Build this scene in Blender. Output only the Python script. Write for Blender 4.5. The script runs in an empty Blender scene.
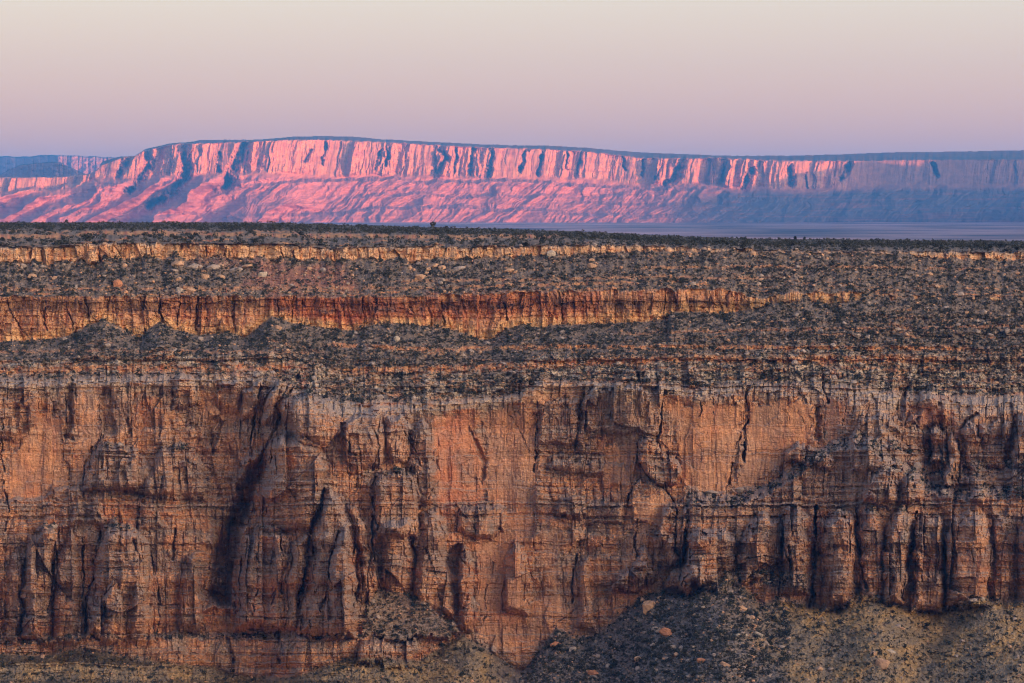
import bpy, math, random
import numpy as np

# ------------------------------------------------------------------ camera, sky, sun, exposure
SC = bpy.context.scene
COL = SC.collection
SC.render.engine = 'CYCLES'
SC.cycles.use_denoising = True
SC.cycles.use_adaptive_sampling = False
SC.cycles.filter_width = 1.15
SC.cycles.max_bounces = 6
SC.cycles.diffuse_bounces = 3
SC.cycles.volume_bounces = 0
SC.cycles.sample_clamp_indirect = 4.0
SC.view_settings.view_transform = 'Standard'
SC.view_settings.look = 'None'
SC.view_settings.gamma = 1.0
SC.view_settings.exposure = 1.95

LENS = 100.0
FPX = LENS / 36.0 * 1024.0          # focal length in pixels
HY = 205.0                          # row of the true horizon
cam = bpy.data.cameras.new('camera')
cam.lens = LENS
cam.sensor_width = 36.0
cam.shift_y = -(341.5 - HY) / 1024.0
cam.clip_start = 1.0
cam.clip_end = 120000.0
camo = bpy.data.objects.new('camera', cam)
camo.rotation_euler = (math.radians(90), 0, 0)
COL.objects.link(camo)
SC.camera = camo

SUN_EL = math.radians(2.0)
SUN_AZ = math.radians(-46.0)         # to the right of straight behind the camera
SX, SY = -math.sin(SUN_AZ), -math.cos(SUN_AZ)
SUN_DIR = (SX * math.cos(SUN_EL), SY * math.cos(SUN_EL), math.sin(SUN_EL))
sl = bpy.data.lights.new('sun', 'SUN')
sl.energy = 5.0
sl.angle = math.radians(0.5)
sl.color = (1.0, 0.34, 0.15)
so = bpy.data.objects.new('sun', sl)
from mathutils import Vector
so.rotation_euler = Vector(SUN_DIR).to_track_quat('Z', 'Y').to_euler()
COL.objects.link(so)


def s2l(r, g, b):
    f = lambda c: ((c / 255.0) / 12.92) if c / 255.0 <= 0.04045 else (((c / 255.0) + 0.055) / 1.055) ** 2.4
    return (f(r), f(g), f(b), 1.0)


W = bpy.data.worlds.new('World')
SC.world = W
W.use_nodes = True
wn, wl = W.node_tree.nodes, W.node_tree.links
for n in list(wn):
    wn.remove(n)
w_out = wn.new('ShaderNodeOutputWorld')
sky = wn.new('ShaderNodeTexSky')
sky.sky_type = 'NISHITA'
sky.sun_disc = False
sky.sun_elevation = SUN_EL
sky.sun_rotation = math.atan2(SUN_DIR[0], SUN_DIR[1])
bg_sky = wn.new('ShaderNodeBackground')
bg_sky.inputs['Strength'].default_value = 0.05 * 0.66
wl.new(sky.outputs[0], bg_sky.inputs['Color'])
tc = wn.new('ShaderNodeTexCoord')
sep = wn.new('ShaderNodeSeparateXYZ')
wl.new(tc.outputs['Generated'], sep.inputs[0])
ramp = wn.new('ShaderNodeValToRGB')     # the pink band over the horizon opposite the low sun
wl.new(sep.outputs['Z'], ramp.inputs[0])
cr = ramp.color_ramp
stops = [(0.0, s2l(244, 166, 124)), (0.020, s2l(249, 183, 145)), (0.034, s2l(238, 189, 165)), (0.050, s2l(228, 197, 183)), (0.072, s2l(228, 211, 199)),
         (0.16, s2l(205, 206, 214)), (0.40, s2l(158, 176, 212)), (1.0, s2l(122, 146, 200))]
cr.elements[0].position, cr.elements[0].color = stops[0]
cr.elements[1].position, cr.elements[1].color = stops[-1]
for p_, c_ in stops[1:-1]:
    e = cr.elements.new(p_)
    e.color = c_
bg_belt = wn.new('ShaderNodeBackground')
bg_belt.inputs['Strength'].default_value = 0.37 * 0.66
wl.new(ramp.outputs[0], bg_belt.inputs['Color'])
# warm glow round the sunset itself
dotn = wn.new('ShaderNodeVectorMath'); dotn.operation = 'DOT_PRODUCT'
dotn.inputs[1].default_value = (SX, SY, 0.10)
wl.new(tc.outputs['Generated'], dotn.inputs[0])
mx = wn.new('ShaderNodeMath'); mx.operation = 'MAXIMUM'; mx.inputs[1].default_value = 0.0
wl.new(dotn.outputs['Value'], mx.inputs[0])
pw = wn.new('ShaderNodeMath'); pw.operation = 'POWER'; pw.inputs[1].default_value = 10.0
wl.new(mx.outputs[0], pw.inputs[0])
gs = wn.new('ShaderNodeMath'); gs.operation = 'MULTIPLY'; gs.inputs[1].default_value = 6.2 * 0.66
wl.new(pw.outputs[0], gs.inputs[0])
bg_glow = wn.new('ShaderNodeBackground')
bg_glow.inputs['Color'].default_value = (1.0, 0.74, 0.50, 1)
wl.new(gs.outputs[0], bg_glow.inputs['Strength'])
a1 = wn.new('ShaderNodeAddShader'); a2 = wn.new('ShaderNodeAddShader')
wl.new(bg_belt.outputs[0], a1.inputs[0]); wl.new(bg_glow.outputs[0], a1.inputs[1])
wl.new(a1.outputs[0], a2.inputs[0]); wl.new(bg_sky.outputs[0], a2.inputs[1])
wl.new(a2.outputs[0], w_out.inputs['Surface'])

# ------------------------------------------------------------------ helpers
RNG = np.random.default_rng(7)
F = np.float32


def tag(o, label=None, cat=None, group=None, kind=None):
    if label: o['label'] = label
    if cat: o['category'] = cat
    if group: o['group'] = group
    if kind: o['kind'] = kind
    return o


def mesh_np(name, V, Q, mat, col=None, parent=None, smooth=False, link=True):
    """V (n,3), Q (m,k) index array -> one mesh object"""
    me = bpy.data.meshes.new(name)
    V = np.ascontiguousarray(V, dtype=np.float32)
    Q = np.ascontiguousarray(Q, dtype=np.int32)
    k = Q.shape[1]
    me.vertices.add(len(V)); me.vertices.foreach_set('co', V.ravel())
    me.loops.add(Q.size); me.loops.foreach_set('vertex_index', Q.ravel())
    me.polygons.add(len(Q))
    me.polygons.foreach_set('loop_start', np.arange(0, Q.size, k, dtype=np.int32))
    me.polygons.foreach_set('use_smooth', np.full(len(Q), smooth))
    if col is not None:
        at = me.color_attributes.new('tint', 'FLOAT_COLOR', 'POINT')
        c4 = np.ones((len(V), 4), np.float32); c4[:, :3] = col
        at.data.foreach_set('color', c4.ravel())
    me.update(calc_edges=True)
    me.materials.append(mat)
    if not link:
        return me
    o = bpy.data.objects.new(name, me)
    COL.objects.link(o)
    if parent is not None:
        o.parent = parent
    return o


def grid_quads(ny, nx):
    i = np.arange(ny * nx, dtype=np.int32).reshape(ny, nx)
    return np.stack([i[:-1, :-1], i[1:, :-1], i[1:, 1:], i[:-1, 1:]], -1).reshape(-1, 4)


_g = np.random.default_rng(3).uniform(0, 2 * math.pi, 1024)
_GX, _GY = np.cos(_g).astype(F), np.sin(_g).astype(F)


def _hash(i, j, seed):
    h = (i.astype(np.int64) * 374761393 + j.astype(np.int64) * 668265263 + seed * 974634777) & 0xffffffff
    h = ((h ^ (h >> 13)) * 1274126177) & 0xffffffff
    return h ^ (h >> 16)


def pn(x, y, seed=0):
    x = np.asarray(x, F); y = np.asarray(y, F)
    x, y = np.broadcast_arrays(x, y)
    xi = np.floor(x); yi = np.floor(y)
    fx = x - xi; fy = y - yi
    u = fx * fx * fx * (fx * (fx * 6 - 15) + 10)
    v = fy * fy * fy * (fy * (fy * 6 - 15) + 10)
    xi = xi.astype(np.int32); yi = yi.astype(np.int32)

    def g(a, b):
        k = (_hash(xi + a, yi + b, seed) & 1023)
        return _GX[k] * (fx - a) + _GY[k] * (fy - b)
    n0 = g(0, 0) * (1 - u) + g(1, 0) * u
    n1 = g(0, 1) * (1 - u) + g(1, 1) * u
    return ((n0 * (1 - v) + n1 * v) * 1.5).astype(F)


def fbm(x, y, octv=4, seed=0, gain=0.5, lac=2.03):
    s = 0; a = 1.0; t = 0
    for k in range(octv):
        s = s + a * pn(x * lac ** k, y * lac ** k, seed + 17 * k); t += a; a *= gain
    return (s / t * 1.3).astype(F)


def ridged(x, y, octv=3, seed=0):
    s = 0; a = 1.0; t = 0
    for k in range(octv):
        s = s + a * (1 - np.abs(pn(x * 2.1 ** k, y * 2.1 ** k, seed + 13 * k)) * 2); t += a; a *= 0.5
    return (s / t).astype(F)


def worley(x, y, seed=0, jit=0.9):
    xi = np.floor(x).astype(np.int32); yi = np.floor(y).astype(np.int32)
    f1 = np.full(x.shape, 9, F); f2 = np.full(x.shape, 9, F); cid = np.zeros(x.shape, np.int64); ox = np.zeros(x.shape, F); oy = np.zeros(x.shape, F)
    for a in (-1, 0, 1):
        for b in (-1, 0, 1):
            h = _hash(xi + a, yi + b, seed)
            px = xi + a + 0.5 + jit * ((h & 1023) / 1023.0 - 0.5)
            py = yi + b + 0.5 + jit * (((h >> 10) & 1023) / 1023.0 - 0.5)
            d = np.sqrt((px - x) ** 2 + (py - y) ** 2).astype(F)
            m = d < f1
            f2 = np.where(m, f1, np.minimum(f2, d))
            cid = np.where(m, h, cid); ox = np.where(m, x - px, ox).astype(F); oy = np.where(m, y - py, oy).astype(F)
            f1 = np.where(m, d, f1)
    tilt = ox * (((cid >> 2) & 255) / 127.5 - 1) + oy * (((cid >> 11) & 255) / 127.5 - 1)
    return f1, f2, (((cid >> 4) & 4095) / 4095.0).astype(F), tilt.astype(F)


def ss(a, b, x):
    t = np.clip((x - a) / (b - a), 0, 1)
    return t * t * (3 - 2 * t)


def line(pts, X):
    p = np.array(pts, float)
    return np.interp(X, p[:, 0], p[:, 1]).astype(F)


def mix(a, b, t):
    return a + (np.asarray(b, F) - a) * t[..., None]


# ------------------------------------------------------------------ materials
def new_mat(name, rough=0.95):
    m = bpy.data.materials.new(name); m.use_nodes = True
    nt = m.node_tree
    b = nt.nodes['Principled BSDF']
    b.inputs['Roughness'].default_value = rough
    b.inputs['Specular IOR Level'].default_value = 0.15
    return m, nt, b


def rock_mat(name, scale, amount=0.35, bump=0.0, bdist=0.3, squash=1.0):
    """rock: the tint attribute broken up by two sizes of solid noise, with fine relief"""
    m, nt, b = new_mat(name)
    N, L = nt.nodes, nt.links
    at = N.new('ShaderNodeAttribute'); at.attribute_name = 'tint'
    tcn = N.new('ShaderNodeTexCoord')
    mp = N.new('ShaderNodeMapping'); mp.inputs['Scale'].default_value = (1, 0.5, squash)
    L.new(tcn.outputs['Object'], mp.inputs[0])
    n1 = N.new('ShaderNodeTexNoise'); n1.inputs['Scale'].default_value = scale; n1.inputs['Detail'].default_value = 5
    n1.inputs['Roughness'].default_value = 0.7
    L.new(mp.outputs[0], n1.inputs['Vector'])
    mr = N.new('ShaderNodeMapRange')
    mr.inputs['From Min'].default_value = 0.25; mr.inputs['From Max'].default_value = 0.75
    mr.inputs['To Min'].default_value = 1 - amount; mr.inputs['To Max'].default_value = 1 + amount
    L.new(n1.outputs[0], mr.inputs[0])
    mu = N.new('ShaderNodeVectorMath'); mu.operation = 'SCALE'
    L.new(at.outputs['Color'], mu.inputs[0]); L.new(mr.outputs[0], mu.inputs['Scale'])
    L.new(mu.outputs[0], b.inputs['Base Color'])
    if bump:
        bp = N.new('ShaderNodeBump'); bp.inputs['Strength'].default_value = bump; bp.inputs['Distance'].default_value = bdist
        L.new(n1.outputs[0], bp.inputs['Height']); L.new(bp.outputs[0], b.inputs['Normal'])
    return m


def plain_mat(name, col, var=0.3, scale=1.0):
    m, nt, b = new_mat(name)
    N, L = nt.nodes, nt.links
    tcn = N.new('ShaderNodeTexCoord')
    n1 = N.new('ShaderNodeTexNoise'); n1.inputs['Scale'].default_value = scale; n1.inputs['Detail'].default_value = 4
    L.new(tcn.outputs['Object'], n1.inputs['Vector'])
    oi = N.new('ShaderNodeObjectInfo')
    ad = N.new('ShaderNodeMath'); ad.operation = 'ADD'
    L.new(n1.outputs[0], ad.inputs[0]); L.new(oi.outputs['Random'], ad.inputs[1])
    mr = N.new('ShaderNodeMapRange')
    mr.inputs['From Min'].default_value = 0.3; mr.inputs['From Max'].default_value = 1.7
    mr.inputs['To Min'].default_value = 1 - var; mr.inputs['To Max'].default_value = 1 + var
    L.new(ad.outputs[0], mr.inputs[0])
    mu = N.new('ShaderNodeVectorMath'); mu.operation = 'SCALE'; mu.inputs[0].default_value = col
    L.new(mr.outputs[0], mu.inputs['Scale'])
    L.new(mu.outputs[0], b.inputs['Base Color'])
    return m


M_WALL = rock_mat('layered_sandstone', 1.1, 0.38, 0.5, 0.5, 2.2)
M_SCREE = rock_mat('scree', 1.3, 0.45, 0.6, 0.4)
M_MESA = rock_mat('mesa_sandstone', 0.03, 0.25)
M_PLAIN = plain_mat('desert_plain', (0.20, 0.125, 0.125), 0.9, 0.0016)
for n_ in M_PLAIN.node_tree.nodes:
    if n_.type == 'TEX_NOISE': n_.inputs['Detail'].default_value = 9; n_.inputs['Roughness'].default_value = 0.65
    if n_.type == 'MATH': n_.operation = 'MULTIPLY_ADD'; n_.inputs[1].default_value = 1.0; n_.inputs[2].default_value = 0.0
    if n_.type == 'MAP_RANGE': n_.inputs['From Min'].default_value = 0.36; n_.inputs['From Max'].default_value = 0.64
for l_ in list(M_PLAIN.node_tree.links):
    if l_.from_node.type == 'OBJECT_INFO': M_PLAIN.node_tree.links.remove(l_)
M_EARTH = plain_mat('canyon_earth', (0.26, 0.16, 0.11), 0.3, 0.02)
M_LEAF = plain_mat('shrub_leaves', (0.040, 0.043, 0.036), 0.5, 0.8)
M_BARK = plain_mat('grey_bark', (0.10, 0.08, 0.065), 0.3, 3.0)
M_STONE = rock_mat('boulder_stone', 1.5, 0.35, 0.4, 0.2)

# ------------------------------------------------------------------ the near canyon side
ST = 0.62
gx = np.arange(-90, 1114 + ST, ST, dtype=F)
gy = np.arange(220.5, 712, ST, dtype=F)
X, Y = np.meshgrid(gx, gy)
NY, NX = X.shape
wx = fbm(X / 26, Y / 26, 4, 101); wy = fbm(X / 26, Y / 26, 4, 202)
wx2 = fbm(X / 7, Y / 9, 3, 111); wk = fbm(X / 5, Y / 16, 3, 112); wk2 = fbm(X / 9, Y / 22, 3, 113)
blk = (worley(X / 5.5, Y / 9.0, 115)[2] - 0.5)
blk2 = (worley(X / 2.6, Y / 4.5, 116)[2] - 0.5)
wx2 = (0.6 * wx2 + 1.1 * blk + 0.45 * blk2).astype(F)
wk2 = (wk2 + 0.8 * (worley(X / 7.0, Y / 5.0, 117)[2] - 0.5)).astype(F)
XW = X + 4.0 * wx                      # coordinates warped so no traced edge stays straight
YW = Y + 3.0 * wy

def cell1d(u, seed, salt=None):
    i = np.floor(u).astype(np.int64); best = np.full(u.shape, 9, F); sec = np.full(u.shape, 9, F); cid = np.zeros(u.shape, np.int64); off = np.zeros(u.shape, F)
    for a in (-1, 0, 1):
        h = _hash(i + a, salt if salt is not None else np.zeros_like(i), seed)
        p = i + a + 0.5 + 0.85 * ((h & 1023) / 1023.0 - 0.5)
        d = np.abs(p - u).astype(F); m = d < best
        sec = np.where(m, best, np.minimum(sec, d)); cid = np.where(m, h, cid); off = np.where(m, (u - p), off).astype(F); best = np.where(m, d, best)
    return cid, (sec - best).astype(F), off


def bricks(x, y, w, h, seed):
    """jointed rock: columns of uneven width, each broken at its own heights -> offset, vertical joint, flat joint, tilt"""
    lay = np.floor(y / (2.6 * h) + 0.9 * fbm(x / (9 * w), y / (30 * h), 2, seed + 9)).astype(np.int64)
    x = x + w * ((_hash(lay, lay * 0, seed + 8) & 1023) / 1023.0)
    ci, ex, ox = cell1d(x / w, seed)
    ci = _hash(ci, lay, seed + 7)
    salt = (ci >> 3) & 0xffff
    ex = ex.astype(F)
    hh = h * (0.6 + 0.9 * ((ci >> 5) & 255) / 255.0)
    ri, ey, oy = cell1d(y / hh + (ci & 4095) * 0.37, seed + 5, salt)
    r = ((ri >> 4) & 4095) / 4095.0 - 0.5
    k = ((ci >> 7) & 4095) / 4095.0 - 0.5
    t1 = ((ri >> 2) & 255) / 127.5 - 1; t2 = ((ri >> 10) & 255) / 127.5 - 1
    return (k + 0.8 * r).astype(F), (ex * w).astype(F), (ey * hh).astype(F), (ox * t1 + 0.5 * oy * t2).astype(F)


lean = X + 3.0 * fbm(X / 50, Y / 60, 3, 320) + 0.06 * (Y - 500) * fbm(X / 90, Y / 200, 2, 321)
o1, v1, u1, q1 = bricks(lean, Y + 2 * wy, 17, 55, 340)
o2, v2, u2, q2 = bricks(lean + 0.5 * wx, Y + 1.2 * wy, 7.5, 15, 350)
o3, v3, u3, q3 = bricks(lean + 0.3 * wx2, Y + 0.5 * wy, 3.4, 4.2, 360)
L0 = line([(-90, 222), (250, 222), (330, 224), (430, 227), (520, 229), (600, 232), (680, 236), (760, 238.5), (900, 239.5), (1114, 241.5)], X) + 0.6 * fbm(X / 30, X * 0, 3, 5)
jag1 = 2.4 * fbm(X / 9, Y / 40, 3, 11)
L1 = line([(-90, 247), (60, 247), (85, 244), (110, 243), (200, 244), (300, 246), (335, 250), (350, 247), (420, 247), (500, 247), (600, 245), (690, 247), (760, 250), (930, 252), (1114, 252)], X) + jag1
T1 = line([(-90, 16), (60, 16), (90, 18), (130, 15), (200, 14), (260, 14), (310, 13), (340, 12), (420, 13), (480, 11), (540, 10), (600, 8), (690, 4), (760, 2), (900, 2), (930, 6), (1000, 8), (1114, 8)], X)
L1b = L1 + T1 * (0.95 + 0.4 * fbm(X / 14, X * 0, 3, 12)) + 1.2 * fbm(X / 10, Y / 30, 3, 13)
L2 = line([(-90, 297), (100, 296), (160, 297), (220, 296), (280, 296), (400, 297), (480, 293), (540, 291), (640, 290), (720, 289), (735, 290), (752, 298), (768, 297), (790, 292), (860, 293), (900, 296), (1114, 297)], X) + 2.6 * fbm(X / 14, X * 0, 4, 21) + 1.5 * o2 * (Y > 285) * (Y < 306)
L2b = line([(-90, 341), (0, 342), (44, 340), (72, 335), (88, 325), (105, 320), (123, 329), (140, 338), (151, 327), (161, 322), (176, 330), (198, 335), (229, 332), (244, 337),
            (257, 329), (272, 316), (292, 323), (319, 327), (343, 330), (358, 331), (365, 326), (389, 323), (413, 325), (444, 328), (461, 332), (481, 340), (492, 339), (503, 331), (523, 324),
            (540, 329), (551, 325), (600, 324), (650, 321.5), (667, 320), (671, 312), (697, 312), (723, 314), (754, 309), (775, 303), (800, 301), (833, 304), (864, 300), (920, 301), (1114, 301)], X) + 0.8 * fbm(X / 8, Y / 40, 3, 22)
L2bs = np.maximum(L2b, L2 + 1)
L2b = np.where(X > 770, L2 + np.maximum(L2b - L2, 0.3) * (0.15 + 0.85 * ss(0.05, 0.3, fbm(X / 22, X * 0, 3, 23) + 0.5 * ss(890, 790, X))), np.maximum(L2b, L2 + 1))
L5 = line([(-90, 378), (60, 378), (110, 375), (170, 373), (260, 374), (282, 380), (300, 390), (340, 400), (430, 400), (520, 394), (545, 378), (585, 382), (660, 382), (690, 386), (760, 382), (850, 384), (900, 392), (960, 394), (1114, 396)], X) + 2.5 * fbm(X / 12, X * 0, 3, 31)
L5z = L5 + 4 * o1 + 4 * o2 + 3 * fbm(X / 20, Y / 14, 3, 34)
L6 = line([(-90, 652), (0, 653), (40, 656), (75, 649), (95, 650), (120, 656), (180, 664), (215, 667), (240, 675), (290, 679), (330, 664), (350, 657), (420, 660), (446, 644), (463, 634), (480, 646), (500, 658), (523, 673), (533, 660), (545, 643), (557, 628), (572, 637), (590, 640), (610, 625),
           (640, 598), (660, 592), (690, 596), (702, 588), (726, 574), (745, 588), (760, 605), (780, 598), (812, 606), (840, 610), (850, 600), (857, 592), (880, 597), (905, 606), (935, 612), (955, 604), (985, 598), (1004, 602), (1114, 598)], X) + 1.2 * fbm(X / 7, Y / 30, 3, 32)


def seg(a, b):
    return np.clip((Y - a) / np.maximum(b - a, 0.5), 0, 1)


# depth built up from far (top) to near (bottom), in metres
D = 1120 + 380 * np.clip((L1 - Y) / (L1 - L0), 0, 1) ** 2.2
D -= 2.2 * seg(L1, L1b)
D -= 27 * seg(L1b, L2)
D -= 3.0 * seg(L2, L2bs)
tb = seg(L2bs, L5)
# bench between the two cliffs: scree above, then thin broken ledges that step down
lay_edges = np.array([0.0, 0.26, 0.33, 0.42, 0.50, 0.58, 0.66, 0.74, 0.82, 0.90, 1.0])
tbw = np.clip(tb + 0.09 * fbm(X / 50, Y / 24, 4, 41) * ss(0.25, 0.4, tb) * ss(1.0, 0.9, tb), 0, 1)
stair = np.interp(tbw, [0, .34, .36, .44, .46, .53, .56, .62, .66, .73, .76, .82, .85, .92, .95, 1.0],
                  [0, .44, .45, .55, .56, .66, .665, .73, .735, .80, .805, .87, .875, .94, .945, 1.0]).astype(F)
D -= 42 * stair
tw = seg(L5, L6)
D -= 12 * tw
round_h = line([(-90, 9), (160, 12), (280, 26), (340, 24), (430, 14), (520, 10), (580, 5), (660, 8), (700, 20), (760, 22), (850, 24), (1114, 26)], X)
round_d = line([(-90, 4), (280, 8), (430, 6), (520, 4), (660, 3), (700, 8), (1114, 11)], X)
D -= round_d * (1 - (1 - np.clip((Y - L5) / round_h, 0, 1)) ** 2)
kb = np.ones(91) / 91.0
L6s = np.convolve(np.pad(L6[NY // 2], 45, mode='edge'), kb, mode='valid')[None].astype(F)
D -= 0.65 * np.clip(Y - np.maximum(L6s, 0), 0, 200) * ss(L6 - 2, L6 + 10, Y)
zone = np.zeros(X.shape, np.int8)          # 0 plateau 1 rim cliff 2 slope 3 middle cliff 4 bench 5 great wall 6 foot scree
for zz, ln in enumerate((L1, L1b, L2, L2b, L5z, L6)):
    zone[Y >= ln] = zz + 1
cliffy = ((zone == 1) | (zone == 3) | (zone == 5)).astype(F)
wallm = ss(L5 - 2, L5 + 5, Y) * ss(L6 + 2, L6 - 3, Y)
band2 = ss(L2 - 0.5, L2 + 1.5, Y) * ss(L2b + 1, L2b - 1, Y)
band1 = ss(L1 - 0.5, L1 + 1.5, Y) * ss(L1b + 1, L1b - 1, Y)

P = np.zeros(X.shape, F)                   # metres towards the camera
smooth_m = np.zeros(X.shape, F)            # clean slabs where the joints fade
varn = np.zeros(X.shape, F)                # dark desert varnish
redm = np.zeros(X.shape, F)
rub = np.zeros(X.shape, F)                 # rubble lying on ledges


def win(pts, mar):
    p = np.array(pts, float)
    j0 = max(0, int((p[:, 0].min() - mar - gx[0]) / ST)); j1 = min(NX, int((p[:, 0].max() + mar - gx[0]) / ST) + 2)
    i0 = max(0, int((p[:, 1].min() - mar - gy[0]) / ST)); i1 = min(NY, int((p[:, 1].max() + mar - gy[0]) / ST) + 2)
    return (slice(i0, i1), slice(j0, j1))


def dist_seg(x, y, a, b):
    dx, dy = b[0] - a[0], b[1] - a[1]
    t = np.clip(((x - a[0]) * dx + (y - a[1]) * dy) / (dx * dx + dy * dy + 1e-9), 0, 1)
    return np.hypot(x - a[0] - t * dx, y - a[1] - t * dy), t


def inside(poly, mar=6, warp=1.0):
    """signed distance (positive inside), on the window of the polygon"""
    s = win(poly, mar)
    x = X[s] + warp * (XW[s] - X[s]) + 1.4 * wx2[s] + 2.6 * o2[s] + 1.5 * o1[s]; y = Y[s] + warp * (YW[s] - Y[s]) + 1.5 * wk2[s] + 3.0 * o2[s] + 4.5 * o1[s] + 1.5 * o3[s]
    d = np.full(x.shape, 1e9); ins = np.zeros(x.shape, bool)
    n = len(poly)
    for k in range(n):
        a, b = poly[k], poly[(k + 1) % n]
        d = np.minimum(d, dist_seg(x, y, a, b)[0])
        c = ((a[1] > y) != (b[1] > y)) & (x < (b[0] - a[0]) * (y - a[1]) / (b[1] - a[1] + 1e-12) + a[0])
        ins ^= c
    return s, np.where(ins, d, -d).astype(F)


gn = fbm(X / 13, Y / 20, 4, 114)


def butt(poly, amp, bev=9.0, gray=0.0, warp=1.0, tops=0.0):
    """a rounded buttress or block standing amp metres proud"""
    s, d = inside(poly, 4, warp)
    t = np.clip(d / (bev * 1.05), 0, 1)
    P[s] += 2.6 * amp * (0.5 * np.sqrt(np.maximum(1 - (1 - t) ** 2, 0)) + 0.5 * np.minimum(t * 1.25, 1)) * (1 + 0.5 * o1[s])
    if gray:
        varn[s] = np.maximum(varn[s], min(1, 1.5 * gray) * ss(-1, 6, d) * ss(-0.55, 0.35, gn[s]))
    if tops:
        ymin = min(p[1] for p in poly)
        rub[s] = np.maximum(rub[s], ss(0, 2, d) * ss(tops, tops * 0.4, Y[s] - ymin))


def slab(poly, k=1.0, warp=1.0):
    s, d = inside(poly, 4, warp)
    smooth_m[s] = np.maximum(smooth_m[s], k * ss(-1.5, 2.5, d))


def stain(poly, k=1.0, soft=4.0, arr=None):
    arr = varn if arr is None else arr
    s, d = inside(poly, 8)
    arr[s] = np.maximum(arr[s], k * ss(-soft, soft, d + 3 * wy[s]))


def crack(pts, w, dep, taper=True, warp=0.8):
    w = w * 0.8
    s = win(pts, 3 * max(w, 2) + 5)
    x = X[s] + warp * (XW[s] - X[s]) + 1.6 * wx2[s]; y = Y[s] + warp * (YW[s] - Y[s])
    best = np.full(x.shape, 1e9, F)
    n = len(pts) - 1
    for k in range(n):
        d, t = dist_seg(x, y, pts[k], pts[k + 1])
        ww = w * (1.0 if not taper else (0.35 + 0.65 * math.sin(math.pi * min(1, (k + 0.6) / (n + 0.2)))))
        best = np.minimum(best, d / ww)
    best = best / np.clip(0.75 + 1.1 * wk[s], 0.25, 1.5)
    P[s] -= dep * np.clip(0.8 + 1.3 * wk2[s], 0.0, 1.3) * np.clip(1.15 - best ** 1.4, 0, 1)


def recess(poly, dep, bev=4.0):
    s, d = inside(poly, 4)
    P[s] -= dep * ss(0, bev, d)


def step(pts, h, amt, x0, x1, soft=14, rubble=1.0, fwd=False):
    """a ledge: everything above the line stands amt metres further back"""
    ln = line(pts, X) + 2.2 * wy + 2.5 * wk2
    m = ss(x0 - soft, x0 + soft, X) * ss(x1 + soft, x1 - soft, X) * ss(0.05, 0.95, tb)
    t = np.clip((ln - Y) / h, 0, 1)
    if fwd:
        mw = ss(x0 - soft, x0 + soft, X + 9 * wx + 3 * wx2) * ss(x1 + soft, x1 - soft, X + 9 * wx + 3 * wx2)
        mf = ss(x0 - 90, x0 + 10, X) * ss(x1 + 90, x1 - 10, X)
        P[:] += (amt * (1 - t) * np.where(Y > L6, mf + (mw - mf) * ss(L6 + 8, L6, Y), mw)).astype(F)
    else:
        P[:] -= (amt * t * m * ss(L6 + 3, L6 - 2, Y)).astype(F)
    if rubble:
        rub[:] = np.maximum(rub, rubble * m * ss(0, 0.12, t) * ss(1.0, 0.88, t) * ss(-0.5, 0.1, wk2 + wx))


# broad plan of the great wall: alcoves and promontories
plan = line([(-90, 2), (0, 2), (40, 0), (100, 1), (170, -1), (225, -7), (262, -3), (300, 6), (345, 6), (400, 2), (440, -3), (490, -6), (540, -5), (600, -3), (650, 0), (690, -2), (760, -3), (830, -1), (880, 4), (930, 0), (980, 4), (1114, 4)], XW)
P += 1.9 * plan * ss(L5 - 25, L5 + 40, Y)
# ledges across the wall
step([(-90, 503), (0, 503), (60, 500), (120, 499), (215, 501)], 4, 3.0, -90, 205, 12, 0.3)
step([(-90, 646), (30, 644), (95, 640), (180, 638), (350, 640), (420, 638), (470, 630)], 5, 3.5, -90, 420, 14, 0.8)
step([(560, 560), (660, 540), (676, 522), (690, 503), (735, 508), (770, 495), (800, 474), (836, 452), (866, 446), (896, 470), (930, 494), (955, 502), (985, 498), (1114, 500)], 13, 13, 686, 1300, 5, 1.0, True)
step([(700, 590), (740, 583), (800, 590)], 16, 7, 724, 806, 5, 1.0, True)
step([(400, 512), (450, 506), (500, 508), (520, 515)], 5, 2.2, 440, 515, 8, 0.5)
step([(540, 470), (580, 462), (640, 470)], 5, 1.6, 545, 625, 8, 0.5)
step([(830, 440), (900, 452), (960, 470), (1114, 470)], 10, 4, 860, 1114, 12, 0.7)
step([(860, 470), (1114, 486)], 6, 3, 880, 1114, 12, 0.7)

# ---- traced buttresses and pillars (outline, metres proud, roundness)
butt([(-20, 376), (10, 374), (38, 380), (40, 400), (36, 425), (10, 440), (-20, 440)], 2.4, 8, 0.4)
butt([(84, 492), (84, 470), (90, 452), (108, 441), (126, 444), (140, 452), (152, 466), (153, 494)], 3.6, 7, 0.75, tops=8)
butt([(140, 498), (143, 482), (152, 466), (160, 452), (182, 444), (200, 452), (206, 476), (208, 500)], 3.2, 8, 0.6, tops=8)
butt([(46, 500), (52, 486), (80, 482), (85, 500)], 1.6, 5, 0.5)
butt([(22, 642), (24, 566), (28, 537), (35, 527), (46, 523), (57, 525), (60, 537), (53, 574), (49, 642)], 5.5, 11, 0.55, tops=9)
butt([(50, 642), (52, 600), (57, 560), (63, 532), (71, 528), (75, 545), (80, 560), (82, 642)], 4.2, 9, 0.55)
butt([(86, 640), (88, 606), (93, 575), (97, 545), (104, 530), (116, 523), (134, 526), (149, 540), (152, 566), (150, 606), (156, 640)], 5.8, 12, 0.5, tops=9)
butt([(0, 644), (2, 590), (8, 555), (16, 548), (22, 566), (22, 644)], 3.0, 8, 0.5)
butt([(-60, 644), (-50, 530), (-30, 520), (-8, 530), (-2, 600), (-2, 644)], 4.0, 9, 0.5)
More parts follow.
